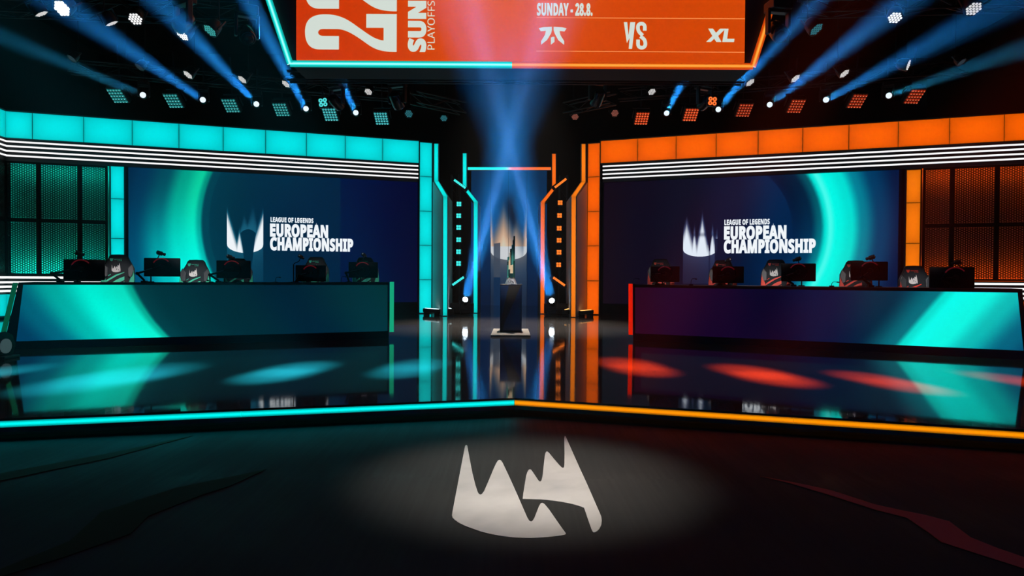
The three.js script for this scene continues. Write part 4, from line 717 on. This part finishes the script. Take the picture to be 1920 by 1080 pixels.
// ------------------------------------------------------------------ trophy and pedestal
{
  const plateM = std(0.33, 0.32, 0.29, 0.5), f0 = S(920, 631.5), f1 = S(994.6, 632), b0 = S(925.5, 619), b1 = S(990, 619.3), py = 0.035;
  const base = solo('base_plate', outline([f0, f1, b1, b0].map((p) => at(p, STAGE + py)), py - 0.001, V(0, 0, -1)), plateM, 'pale flat plate on the stage floor under the black trophy pedestal', 'plate');
  const d = 14.0, y0 = STAGE + py + 0.002, A = V(P(937.6, 600, d).x, y0, -d), B = V(P(978.2, 600, d).x, y0, -d), yt = P(958, 533, d).y, w = B.x - A.x, cx = (A.x + B.x) / 2;
  const t = thing('trophy_pedestal', 'dark blue square pedestal with a black diagonal band carrying the trophy', 'pedestal', V(cx, y0, -d - w / 2));
  const navy = new THREE.MeshPhysicalMaterial({ color: lin(0.008, 0.018, 0.055), roughness: 0.3, clearcoat: 0.6, clearcoatRoughness: 0.15 });
  part('column', box(w, yt - y0 - 0.02, w, 0, (yt - y0 - 0.02) / 2, 0, 0.004), navy, t);
  part('top', box(w + 0.012, 0.02, w + 0.012, 0, yt - y0 - 0.01, 0, 0.004), M.gloss, t);
  const F = (px, py) => P(px, py, d - 0.003).sub(t.position);
  part('band', outline([F(938.4, 624), F(938.4, 610), F(944, 580), F(954, 534.5), F(977.4, 534.5), F(946, 606), F(941, 624)].reverse(), 0.004), std(0.003, 0.003, 0.004, 0.55), t);

  const c = V(cx, yt, -d - w / 2), m = (d + w / 2) / FOCAL, tr = thing('trophy', 'tall trophy of stepped mirror-bright blades rising to one side on a flared crystal foot', 'trophy', c);
  const X = (px) => (px - 960.2) * m, Y = (py2) => (531.6 - py2) * m;
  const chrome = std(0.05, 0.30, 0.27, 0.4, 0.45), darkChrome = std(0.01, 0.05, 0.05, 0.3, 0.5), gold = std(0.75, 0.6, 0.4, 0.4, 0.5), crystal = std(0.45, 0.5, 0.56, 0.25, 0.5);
  const blade = (x0, x1, top, z, mm, slant = 0.25, bot = 521) => { const a = X(x0), b = X(x1), g = plate2([[a, Y(bot)], [b, Y(bot)], [b, Y(top)], [a, Y(top) - (b - a) * slant]], 0.02, 0.003).translate(0, 0, z); return part('blade', g, mm, tr); };
  blade(964.2, 966.9, 441, -0.03, chrome); blade(962.9, 964.6, 449, -0.01, darkChrome); blade(961.0, 964.0, 457.5, 0.012, chrome); blade(958.0, 961.2, 465, -0.02, darkChrome); blade(957.0, 958.6, 472.5, 0.015, gold); blade(953.2, 957.6, 480, -0.045, chrome); blade(953.0, 955.6, 489, 0.03, darkChrome); blade(965.2, 966.6, 488, 0.04, darkChrome);
  blade(955.5, 958, 486, 0.05, gold, 0.4, 513); blade(957.6, 960.6, 497, 0.06, gold, -0.3, 512); blade(960.3, 963.4, 495, 0.05, gold, 0.5, 512); blade(955.2, 958.0, 504, 0.075, darkChrome, 0.2, 516); blade(958.2, 963.4, 511.5, 0.08, darkChrome, 0, 519); blade(953.2, 955.2, 496, 0.06, chrome, 0.3, 520);
  const foot = new THREE.CylinderGeometry(0.085, 0.125, Y(520.5), 7, 1).translate(X(959.8), Y(520.5) / 2, 0.0);
  part('foot', foot.toNonIndexed(), crystal, tr).geometry.computeVertexNormals();
  part('collar', new THREE.CylinderGeometry(0.07, 0.088, 0.03, 9).translate(X(959.8), Y(519.5), 0), gold, tr);
  for (const [px, py2, z] of [[956, 526, 0.112], [960.5, 525, 0.12], [964, 527, 0.108]]) part('facet', new THREE.OctahedronGeometry(0.032).scale(0.7, 1.1, 0.4).translate(X(px), Y(py2), z), crystal, tr);
  spot(V(0.6, 8.2, -8.5), V(cx, yt + 0.3, -d), new THREE.Color(1, 0.9, 0.8), 480, 0.05, 0.6, 3);
  spot(V(0.1, 8.4, -16.6), V(cx, STAGE, -16.2), new THREE.Color(1, 0.84, 0.72), 520, 0.46, 0.9, 4);
}

// ------------------------------------------------------------------ lamps
const rot = (dir) => new THREE.Quaternion().setFromUnitVectors(V(0, 0, 1), dir.clone().normalize());
function movingHead(label, pos, dir, { k = 1, stand = false, lens = M.lens, group, lit = true } = {}) {
  const t = thing('moving_head_light', label, 'stage light', pos, group), q = rot(dir), s = stand ? -1 : 1, S1 = (g) => g.scale(k, k, k), side = V(0, 1, 0).cross(dir); if (side.length() < 0.1) side.set(1, 0, 0); side.normalize();
  const yaw = Math.atan2(-side.z, side.x);
  part('base', S1(box(0.30, 0.14, 0.28, 0, s * 0.36, 0, 0.02)).rotateY(yaw), M.satin, t);
  const arm = (x) => box(0.045, 0.36, 0.1, x, s * 0.14, 0, 0.018);
  part('yoke', [arm(-0.155), arm(0.155), box(0.34, 0.05, 0.12, 0, s * 0.285, 0, 0.015)].map((g) => S1(g).rotateY(yaw)), M.satin, t);
  const prof = [[0.0, -0.2], [0.07, -0.195], [0.105, -0.15], [0.112, -0.05], [0.118, 0.06], [0.112, 0.125], [0.09, 0.13], [0.086, 0.12], [0, 0.118]].map((p) => new THREE.Vector2(...p));
  if (!stand) part('clamp', bar(V(0, 0.4 * k, 0), V(0, 1.0, -0.02), 0.05, 0.05, 8), M.darkMetal, t);
  const head = part('head', S1(new THREE.LatheGeometry(prof, 24).rotateX(Math.PI / 2)), M.gloss, t); head.quaternion.copy(q);
  const glass = part('lens', S1(new THREE.SphereGeometry(0.088, 20, 10, 0, Math.PI * 2, 0, Math.PI * 0.5).scale(1, 0.55, 1).rotateX(Math.PI / 2).translate(0, 0, 0.118)), lens, t); glass.quaternion.copy(q);
  return t;
}
function beam(label, lensPx, d, through, dOut, { k = 1, power = 1, half = 0.0175, colour = [0.02, 0.33, 1], group, stand, lens, radius = 3, penumbra = 0.55, core = 0 } = {}) {
  const L = P(lensPx[0], lensPx[1], d), T = P(through[0], through[1], dOut), dir = T.clone().sub(L).normalize();
  const t = movingHead(label, L.clone().addScaledVector(dir, -0.15 * k), dir, { k, group, stand, lens });
  // the lens is a cluster of small lamps side by side, so the beam leaves it at the lens's own width
  const sideways = dir.clone().cross(V(0, 0, 1)).normalize(), upways = sideways.clone().cross(dir).normalize(), col = new THREE.Color().setRGB(...colour), o = L.clone().addScaledVector(dir, 0.07), sp = 0.015 * radius;
  const spotsAt = [[0, 0], [1, 0.2], [-1, -0.2]];
  for (const [u, v] of spotsAt) { const p = o.clone().addScaledVector(sideways, u * sp).addScaledVector(upways, v * sp); spot(p, T.clone().add(p).sub(o), col, BEAM * power / spotsAt.length, half, penumbra, 1.4); }
  if (core) spot(o, T, new THREE.Color(0.12, 0.36, 1), BEAM * core, half * 0.36, 0.9, 2.4);
  return t;
}
const trussD = (px) => { const t = (px < 960 ? px - 267 : 1667 - px) / 410; return 1 / ((1 - t) / 18 + t / 19.75); };   // the back trusses run parallel to the set walls
{
  const G = 'moving head lights with blue beams on the back trusses', ord = ['outermost', 'second from the outer end', 'third from the outer end', 'fourth from the outer end', 'innermost'];
  const left = [[[267.5, 178], [0, 68], 10, 0.45, [0.02, 0.33, 0.62]], [[380, 187], [170, 45], 9.5, 1], [[480.5, 195], [310, 15], 9.5, 1.15], [[573.5, 203.5], [505, 75], 12, 1.2], [[667, 211], [637, 146], 15, 1.3]];
  const right = [[[1667, 179], [1920, 91], 10, 0.45, [0.02, 0.33, 0.62]], [[1549, 187], [1760, 74], 9.5, 0.7], [[1443.5, 196], [1640, 45], 9.5, 1], [[1347, 205], [1412, 127], 13, 1.25], [[1250, 212], [1281, 150], 15, 1.3]];
  left.forEach(([l, t, d, p, c], i) => beam(`moving head with a blue beam, ${ord[i]} on the left truss`, l, trussD(l[0]), t, d, { power: p, colour: c, group: G, k: 0.86, lens: M.lensBlue }));
  right.forEach(([l, t, d, p, c], i) => beam(`moving head with a blue beam, ${ord[i]} on the right truss`, l, trussD(l[0]), t, d, { power: p, colour: c, group: G, k: 0.86, lens: M.lensBlue }));
}
// floor moving heads on cases either side of the trophy, battens, blinders and uplights in the portal
{
  const d = 20.2;
  for (const [side, lx, ly, x0, x1, tx, c, cname] of [['left', 872.5, 561, 842, 886, 985, lin(0.05, 0.85, 0.8), 'teal'], ['right', 1034.5, 563, 1022, 1068, 922, lin(1, 0.2, 0.02), 'orange']]) {
    const a = P(x0, 580, d), b = P(x1, 580, d);
    const cs = thing('fixture_case', `low black case carrying the bright floor beam light at the ${side} of the portal`, 'case', V((a.x + b.x) / 2, STAGE, -d - 0.3), 'black cases in the portal');
    const cw = b.x - a.x;
    part('plinth', box(cw, 0.025, 0.7, 0, 0.013, 0.03, 0.008), M.satin, cs);
    part('body', box(cw, 0.30, 0.3, 0, 0.206, -0.28, 0.015), M.satin, cs);
    for (const sx of [-1, 1]) part('handle', box(0.14, 0.03, 0.02, sx * cw * 0.36, 0.25, -0.122, 0.006), M.darkMetal, cs);
    const Lp = P(lx, ly, d);
    beam(`glaring white beam light on the floor case at the ${side} of the portal`, [lx, ly], d, [tx, 150], 12, { power: 0.32, core: 0.7, half: 0.068, colour: [0.015, 0.32, 1], stand: true, k: 0.9, lens: glow(0.75, 0.88, 1, 30), group: 'floor beam lights in the portal', radius: 5.5, penumbra: 0.7 });
    const warm = glow(1, 0.45, 0.12, 2.2), cold = glow(0.7, 0.95, 1, 2), cellM = glow(c.r, c.g, c.b, side === 'left' ? 1.1 : 1.25), post = thing('lamp_tower', `black upright tower in the ${side} side of the portal holding six small blinders`, 'lamp tower', V(P(side === 'left' ? 853 : 1056, 500, 21.4).x, STAGE, -21.4), 'lamp towers');
    for (const [ux, uz] of [[-0.12, 0], [0.12, 0], [-0.12, -0.22], [0.12, -0.22]]) part('upright', bar(V(ux, 0.02, uz), V(ux, 4.35, uz), 0.05, 0.05, 8), M.darkMetal, post);
    const br = []; for (let i = 0; i < 12; i++) br.push(bar(V(i % 2 ? -0.12 : 0.12, 0.1 + i * 0.35, 0), V(i % 2 ? 0.12 : -0.12, 0.1 + (i + 1) * 0.35, 0), 0.025, 0.025, 6)); part('bracing', br, M.darkMetal, post);
    part('foot', box(0.5, 0.02, 0.5, 0, 0.01, -0.11, 0.004), M.black, post);
    const spots = side === 'left' ? [[860.5, 382.5], [860, 404.5], [860, 426.5], [860, 449.5], [859.7, 472], [859.8, 494]] : [[1050.3, 380], [1049.2, 404], [1048.5, 428], [1048.3, 450.5], [1048.2, 473], [1047.6, 496.5]];
    const rowsN = ['topmost', 'second from the top', 'third from the top', 'fourth from the top', 'fifth from the top', 'lowest'];
    spots.forEach(([px, py], i) => {
      const p = P(px, py, 21.2), m = 21.2 / FOCAL, t = thing('blinder_light', `${rowsN[i]} small ${cname} four-cell blinder on the ${side} lamp tower`, 'blinder', p, `${cname} blinders on the ${side} lamp tower`);
      part('housing', box(0.19, 0.19, 0.12, 0, 0, -0.07, 0.015), M.satin, t);
      for (const [u, v] of [[-1, 1], [1, 1], [-1, -1], [1, -1]]) part('cell', box(0.066, 0.066, 0.02, u * 0.037, v * 0.037, -0.004, 0.012), cellM, t);
      part('bracket', box(0.05, 0.05, 0.06, 0, 0, -0.16, 0.01), M.darkMetal, t);
    });
    const bats = side === 'left' ? [[[851, 337.5], [872.5, 353], 'upper'], [[848.5, 535], [870, 520], 'lower']] : [[[1061.5, 334.5], [1040, 351], 'upper'], [[1037, 520.5], [1059, 536], 'lower']];
    for (const [p0, p1, w] of bats) {
      const zb = 21.0, q0 = P(p0[0], p0[1], zb), q1 = P(p1[0], p1[1], zb), dir = q1.clone().sub(q0), L = dir.length(), t = thing('batten_light', `slanting ${cname} seven-cell batten at the ${w} end of the ${side} lamp tower`, 'batten light', lerp3(q0, q1, 0.5), 'slanting battens on the lamp towers');
      t.rotation.z = Math.atan2(dir.y, dir.x);
      part('housing', box(L + 0.16, 0.13, 0.1, 0, -0.01, -0.07, 0.012), M.satin, t);
      part('bracket', box(0.05, 0.05, 0.42, 0, 0, -0.3, 0.01), M.darkMetal, t);
      for (let i = 0; i < 7; i++) part('cell', box(L / 7.6, 0.07, 0.02, -L / 2 + (i + 0.5) * L / 7, 0.01, -0.012, 0.012), cellM, t);
    }
    // long uplights on the floor
    const ups = side === 'left' ? [[[798, 576], [822, 582], 20.9, cold, 'outer'], [[839, 577], [845, 579], 20.6, cold, 'inner']] : [[[1108, 579], [1089, 585], 20.7, warm, 'outer'], [[1067, 579], [1060, 581], 20.4, warm, 'inner']];
    for (const [p0, p1, du, m, w] of ups) {
      const near = P(p1[0], p1[1], du - 0.6), far = P(p0[0], p0[1], du); near.y = far.y = (near.y + far.y) / 2;
      const t = thing('uplight_bar', `long low black uplight bar by the ${w} foot of the ${side} portal fins`, 'uplight', V((near.x + far.x) / 2, STAGE, (near.z + far.z) / 2), 'uplight bars on the floor');
      const dir = near.clone().sub(far); dir.y = 0; const L = dir.length(), h = near.y - STAGE; t.rotation.y = Math.atan2(dir.x, dir.z);
      part('housing', box(0.16, h * 0.62, L * 1.12, 0, h * 0.69, 0, 0.02), M.satin, t);
      for (const e of [-1, 1]) part('bracket', box(0.2, h * 0.4, 0.04, 0, h * 0.2, e * L * 0.42, 0.008), M.darkMetal, t);
      part('light_strip', box(0.05, 0.012, L, 0, h + 0.006, 0, 0.004), m, t);
    }
  }
  // small things on the floor beside the screens
  const wd = thing('floor_monitor', 'dark eight-sided lamp housing on the stage at the foot of the left desk\'s outer end', 'lamp', S(3, 672));
  part('housing', new THREE.CylinderGeometry(0.16, 0.2, 0.2, 8).rotateZ(Math.PI / 2).translate(-0.05, 0.17, 0), M.gloss, wd);
  part('lens', new THREE.CylinderGeometry(0.1, 0.1, 0.02, 16).rotateZ(Math.PI / 2).translate(0.06, 0.17, 0), glow(0.35, 0.6, 0.65, 0.1), wd);
  part('bracket', box(0.3, 0.04, 0.3, 0, 0.02, 0, 0.01), M.darkMetal, wd);
}

// ------------------------------------------------------------------ the roof: trusses, matrix panels, cluster lamps
function truss(label, A, B, size = 0.3, bays) {
  const t = thing('lighting_truss', label, 'truss', lerp3(A, B, 0.5)), dir = B.clone().sub(A), L = dir.length(), n = bays ?? Math.round(L / 0.6);
  t.rotation.y = Math.atan2(-dir.z, dir.x);
  const h = size / 2, br = [];
  for (const [y, z] of [[h, h], [h, -h], [-h, h], [-h, -h]]) part('chord', bar(V(-L / 2, y, z), V(L / 2, y, z), 0.05, 0.05, 8), M.truss, t);
  for (let i = 0; i < n; i++) { const x0 = -L / 2 + i * L / n, x1 = x0 + L / n, s = i % 2 ? 1 : -1; for (const z of [h, -h]) br.push(bar(V(x0, -h * s, z), V(x1, h * s, z), 0.022, 0.022, 5)); for (const y of [h, -h]) br.push(bar(V(x0, y, -h * s), V(x1, y, h * s), 0.022, 0.022, 5)); }
  part('bracing', br, M.truss, t);
  for (const x of [-L * 0.35, L * 0.35]) part('hanging_cable', bar(V(x, h, 0), V(x, TOP - t.position.y, 0), 0.012, 0.012, 6), M.darkMetal, t);
  return t;
}
{
  const hang = 0.48, lift = (px, py) => { const p = P(px, py, trussD(px)); p.y += hang + 0.1; return p; };
  truss('back lighting truss above the teal light box band, hung with blue beam lights', lift(130, 167), lift(760, 218));
  truss('back lighting truss above the orange light box band, hung with blue beam lights', lift(1160, 218), lift(1810, 167));
  truss('lighting truss running across just behind and below the hanging screen', V(-4.65, 5.46, -14.2), V(4.75, 5.46, -14.2), 0.18);
  truss('far short lighting truss between the hanging screen and the portal, left part', P(775, 186, 19), P(868, 200, 20.2), 0.3);
  truss('far short lighting truss between the hanging screen and the portal, right part', P(1062, 200, 20.2), P(1150, 188, 19), 0.3);
  truss('upper left truss of the cluster lamps, above the blue beams', P(-40, -12, 12.2), P(468, 44, 12.6), 0.32);
  truss('upper right truss of the cluster lamps, above the blue beams', P(1500, 22, 12.6), P(1960, -14, 12.2), 0.32);

  // matrix lamps: five by five round cells
  const cellG = new THREE.SphereGeometry(0.036, 10, 5, 0, Math.PI * 2, 0, Math.PI / 2).scale(1, 0.6, 1).rotateX(Math.PI / 2), tipG = new THREE.SphereGeometry(0.011, 8, 5);
  const grid = (g, z) => { const a = []; for (let i = 0; i < 5; i++) for (let j = 0; j < 5; j++) a.push(g.clone().translate((i - 2) * 0.077, (j - 2) * 0.092, z)); return mergeGeometries(a); };
  const cells = grid(cellG, 0), tips = grid(tipG, 0.024);
  const mats = { teal: [glow(0.012, 0.20, 0.20, 1), glow(0.25, 0.75, 0.75, 1)], red: [glow(0.30, 0.018, 0.004, 1), glow(0.95, 0.30, 0.14, 1)], bright: [glow(0.03, 0.34, 0.36, 1), glow(0.3, 0.85, 0.9, 1)], hot: [glow(0.62, 0.045, 0.008, 1), glow(1, 0.4, 0.15, 1)] };
  const mk = (label, px, py, m, group) => {
    const t = thing('matrix_lamp', label, 'matrix lamp', P(px, py, trussD(px) + 0.1), group); t.rotation.x = 0.93;
    t.rotation.order = 'YXZ'; t.rotation.y = (960 - px) / 960 * -0.08;
    part('lens_array', cells, m[0], t); part('lens_glint', tips, m[1], t);
    part('housing', box(0.42, 0.50, 0.14, 0, 0, -0.085, 0.02), M.satin, t);
    part('yoke', [box(0.03, 0.3, 0.05, -0.235, 0, -0.2, 0.008), box(0.03, 0.3, 0.05, 0.235, 0, -0.2, 0.008), box(0.5, 0.03, 0.05, 0, 0.12, -0.34, 0.008)], M.darkMetal, t);
    t.updateMatrix(); part('clamp', bar(V(0, 0.12, -0.34), V(0, 0.12, -0.30).add(V(0, 1.0, 0.12).applyQuaternion(t.quaternion.clone().invert())), 0.04, 0.04, 8), M.darkMetal, t);
    return t;
  };
  const o6 = ['outermost', 'second from the outer end', 'third from the outer end', 'third from the inner end', 'second from the inner end', 'innermost'];
  const lp = [[220, 180], [324.5, 189.5], [432.5, 198.5], [527, 206], [619, 215], [715, 222.5]], rp = [[1715, 181.5], [1607.5, 190], [1493, 199.5], [1396, 207], [1295.5, 215.5], [1203.5, 222.5]];
  lp.forEach(([x, y], i) => mk(`square teal matrix lamp, ${o6[i]} on the left back truss`, x, y, i > 3 ? mats.bright : mats.teal, 'teal matrix lamps'));
  rp.forEach(([x, y], i) => mk(`square red matrix lamp, ${o6[i]} on the right back truss`, x, y, i > 3 ? mats.hot : mats.red, 'red matrix lamps'));
  // the pools those lamps throw on the stage
  const pools = [[768, 690, 'c', 0.7, 0.029], [538, 697, 'c', 1, 0.031], [215, 708, 'c', 0.85, 0.042], [-40, 703, 'c', 0.7, 0.03], [1190, 687, 'r', 0.9, 0.03], [1430, 703, 'r', 1, 0.03], [1662, 716, 'r', 0.75, 0.026], [1930, 717, 'r', 0.5, 0.026]];
  for (const [x, y, c, k, half] of pools) {        // each pool is two lamps of a front bar above and behind the camera, crossed a little along their throw
    const q = S(x, y), p = V(q.x + Math.sign(q.x) * 2.0, 10.2, q.z + 14.8), l = p.distanceTo(q) / 18.2, ax = V(p.x - q.x, 0, p.z - q.z).normalize();
    for (const e of [-0.26, 0.26]) spot(p, q.clone().addScaledVector(ax, e), c === 'c' ? new THREE.Color(0.015, 0.5, 0.66) : new THREE.Color(0.95, 0.05, 0.008), POOL * k * l * l * 0.66, half * 0.9, 0.95, 4);
  }

  // round cluster lamps
  const dot = new THREE.SphereGeometry(0.02, 8, 4, 0, Math.PI * 2, 0, Math.PI / 2).scale(1, 0.5, 1).rotateX(Math.PI / 2), hexDots = [];
  for (let i = -2; i <= 2; i++) for (let j = -2; j <= 2; j++) if (Math.abs(i + j) <= 2) hexDots.push(dot.clone().translate((i + j / 2) * 0.045, j * 0.039, 0.062));
  const dots = mergeGeometries(hexDots), can = new THREE.LatheGeometry([[0, -0.16], [0.07, -0.155], [0.11, -0.1], [0.125, 0.0], [0.128, 0.066], [0.115, 0.068], [0.112, 0.058], [0, 0.058]].map((p) => new THREE.Vector2(...p)), 22).rotateX(Math.PI / 2);
  const cm = { white: glow(1, 0.97, 0.95, 0.7), bright: glow(1, 1, 1, 1.1), flare: glow(0.9, 0.97, 1, 16), teal: glow(0.05, 0.4, 0.38, 0.8), dimTeal: glow(0.02, 0.14, 0.17, 1), dimRed: glow(0.24, 0.07, 0.05, 1), off: glow(0.02, 0.035, 0.045, 1) };
  const cluster = (label, px, py, d, wpx, dir, m, group) => {
    const t = thing('cluster_lamp', label, 'round stage lamp', P(px, py, d), group), k = wpx / FOCAL * d / 0.24; t.quaternion.copy(rot(V(...dir)));
    part('can', can.clone().scale(k, k, k), M.satin, t); part('lens_cluster', dots.clone().scale(k, k, k), m, t);
    const up = bar(V(0, 0, 0), V(0, TOP - t.position.y, 0), 0.02, 0.02, 6), inv = t.quaternion.clone().invert(), off = V(0, 0, -0.18 * k).applyQuaternion(t.quaternion); up.translate(off.x, 0, off.z).translate(0, off.y, 0).applyQuaternion(inv); part('hanging_pipe', up, M.black, t);
    part('yoke', [box(0.02, 0.03, 0.2, -0.14, 0, -0.08, 0.006), box(0.02, 0.03, 0.2, 0.14, 0, -0.08, 0.006), box(0.3, 0.03, 0.02, 0, 0, -0.18, 0.006)].map((g) => g.scale(k, k, k)), M.darkMetal, t);
    return t;
  };
  const dl = [-0.42, -0.85, 0.5], dr = [0.42, -0.85, 0.5];
  const CL = [
    ['flaring white round lamp, brightest at the top left of the picture', 121, 13, 10.8, 32, [-0.1, -0.6, 0.7], cm.flare], ['bright white round lamp hung left of the teal dim one, upper left', 255.5, 32, 11.3, 27, [0.1, -0.72, 0.6], cm.bright],
    ['white round lamp hanging under a dark moving head, upper left', 346, 61, 11.6, 28, dl, cm.bright], ['dim teal round lamp at upper left, right of a lamp under a moving head', 398, 53, 11.8, 28, dl, cm.teal],
    ['white round lamp seen edge-on at the far upper left', 74, 20, 11, 24, [0.45, -0.87, -0.27], cm.white], ['white round lamp seen edge-on between the two bright ones, upper left', 206, 38, 11.2, 24, [0.43, -0.87, -0.29], cm.white],
    ['white round lamp, outermost of the low left row over the matrix lamps', 355.5, 137, 16.6, 20, dl, cm.white], ['white round lamp, second of the low left row over the matrix lamps', 457, 146, 17, 19, dl, cm.white], ['white round lamp at the edge of a blue beam, left of the hanging screen', 538.5, 154.5, 17.4, 18, dl, cm.white], ['white round lamp below the teal edge of the hanging screen', 692, 169.5, 17.8, 16, [-0.2, -0.8, 0.6], cm.white],
    ['dim teal round lamp right of the innermost teal matrix lamp', 767.5, 212, 20, 16, [-0.1, -0.5, 0.8], cm.dimTeal], ['small dim teal round lamp nearest the portal on the left', 832.5, 220, 21, 14, [0, -0.6, 0.7], cm.dimTeal],
    ['unlit round lamp above the outermost left blue beam', 137.5, 107, 15, 17, dl, cm.off], ['unlit round lamp between the two outer left blue beams', 264, 123, 15.5, 17, dl, cm.off],
    ['white round lamp below the orange edge of the hanging screen', 1221, 169.5, 17.8, 16, [0.2, -0.8, 0.6], cm.white], ['white round lamp just below the right corner of the hanging screen', 1404, 151.5, 17.3, 19, dr, cm.white], ['white round lamp, second of the low right row over the red matrix lamps', 1488.5, 144, 17, 20, dr, cm.white], ['white round lamp between two blue beams, right of the low row', 1580, 134.5, 16.6, 21, dr, cm.white],
    ['warm white round lamp turned aside over the right blue beams', 1697, 121, 16, 22, [0.75, -0.35, 0.6], cm.white], ['bright white round lamp above a blue beam, upper right', 1678, 29, 11.3, 27, [-0.25, -0.8, 0.5], cm.bright], ['bright white round lamp at the far upper right', 1823, 12, 11, 31, [-0.05, -0.75, 0.55], cm.white], ['dim teal and red round lamp at the upper right beside the hanging screen', 1526.5, 50.5, 11.8, 28, dr, cm.dimTeal],
    ['unlit round lamp above the outermost right blue beam', 1800, 114, 15.2, 17, dr, cm.off], ['dim red round lamp left of the innermost red matrix lamp', 1152, 211, 20, 15, [0.1, -0.5, 0.8], cm.dimRed], ['small dim red round lamp nearest the portal on the right', 1078, 217.5, 21, 14, [0, -0.6, 0.7], cm.dimRed],
  ];
  for (const c of CL) cluster(...c, 'round cluster lamps in the roof');
  // dark moving heads and the two four-cell lamps near the hanging screen
  const HG = 'dark moving head lights in the roof';
  const hangs = (t) => part('hanging_pipe', bar(V(0, 0.42, 0), V(0, TOP - t.position.y, 0), 0.03, 0.03, 6), M.black, t);
  hangs(movingHead('dark moving head light at the upper left above a white round lamp', P(343, 43, 11.3), V(-0.3, -0.6, 0.5), { k: 1.1, lens: M.lensGlass ?? M.gloss, group: HG }));
  hangs(movingHead('dark moving head light at the upper left beside the third blue beam', P(463, 66, 11.4), V(0.3, -0.5, 0.5), { k: 1.1, lens: M.gloss, group: HG }));
  hangs(movingHead('dark moving head light at the upper right beside the orange screen edge', P(1459, 60, 11.6), V(0.1, -0.6, 0.6), { k: 1.2, lens: M.gloss, group: HG }));
  hangs(movingHead('dark moving head light covering part of a teal matrix lamp, below the screen', P(632, 193, 16.2), V(0.3, -0.3, -0.6), { k: 1.15, lens: M.gloss, group: HG }));
  hangs(movingHead('dark moving head light behind the red four-cell lamp, below the screen', P(1320, 193, 16.2), V(-0.3, -0.3, -0.6), { k: 1.15, lens: M.gloss, group: HG }));
  hangs(movingHead('dark moving head light below the screen, right of the white lamp', P(745, 190, 15.5), V(0.2, -0.5, -0.6), { k: 1.2, lens: M.gloss, group: HG }));
  hangs(movingHead('dark moving head light below the screen at the right edge of the blue glow', P(1120, 185, 15.5), V(-0.2, -0.5, -0.6), { k: 1.2, lens: M.gloss, group: HG }));
  for (const [label, px, py, c, tilt] of [['small teal four-cell lamp under the left part of the hanging screen', 605.5, 192, glow(0.08, 0.72, 0.72, 1), 0.14], ['small red four-cell lamp under the right part of the hanging screen', 1336, 189.5, glow(1, 0.16, 0.03, 1.2), -0.08]]) {
    const p = P(px, py, 15.4), t = thing('four_cell_lamp', label, 'blinder', p, 'four-cell lamps under the screen'); t.rotation.z = tilt;
    part('housing', box(0.22, 0.22, 0.12, 0, 0, -0.07, 0.03), M.satin, t);
    for (const [u, v] of [[-1, 1], [1, 1], [-1, -1], [1, -1]]) part('cell', new THREE.TorusGeometry(0.032, 0.016, 8, 16).translate(u * 0.048, v * 0.048, 0), c, t);
    part('bracket', box(0.05, 0.2, 0.05, 0, 0.18, -0.1, 0.01), M.darkMetal, t); part('hanging_pipe', bar(V(0, 0.27, -0.1), V(Math.sin(tilt) * (TOP - p.y), (TOP - p.y) * 0.985, -0.1), 0.025, 0.025, 6), M.black, t);
  }
  // white face light for the players' places
  const key = (side, px, py, k, half) => { const g = deskPoint(side, px, 1.15), q = V(g.x, P(px, py, -g.z).y, g.z), p = V(q.x * 0.55, 6.4, -3.4), l = p.distanceTo(q) / 10; spot(p, q, new THREE.Color(1, 0.95, 0.92), k * l * l, half, 0.7, 4); };
  key('left', 217, 502, 210, 0.036); key('left', 360, 506, 300, 0.036); key('left', 455, 505, 70, 0.03); key('left', 587, 492, 110, 0.028); key('left', 696, 505, 60, 0.03);
  key('right', 1240, 500, 90, 0.03); key('right', 1350, 505, 100, 0.032); key('right', 1452, 510, 190, 0.034); key('right', 1596, 510, 120, 0.034); key('right', 1726, 520, 270, 0.036);
}
renderer.render(scene, camera);
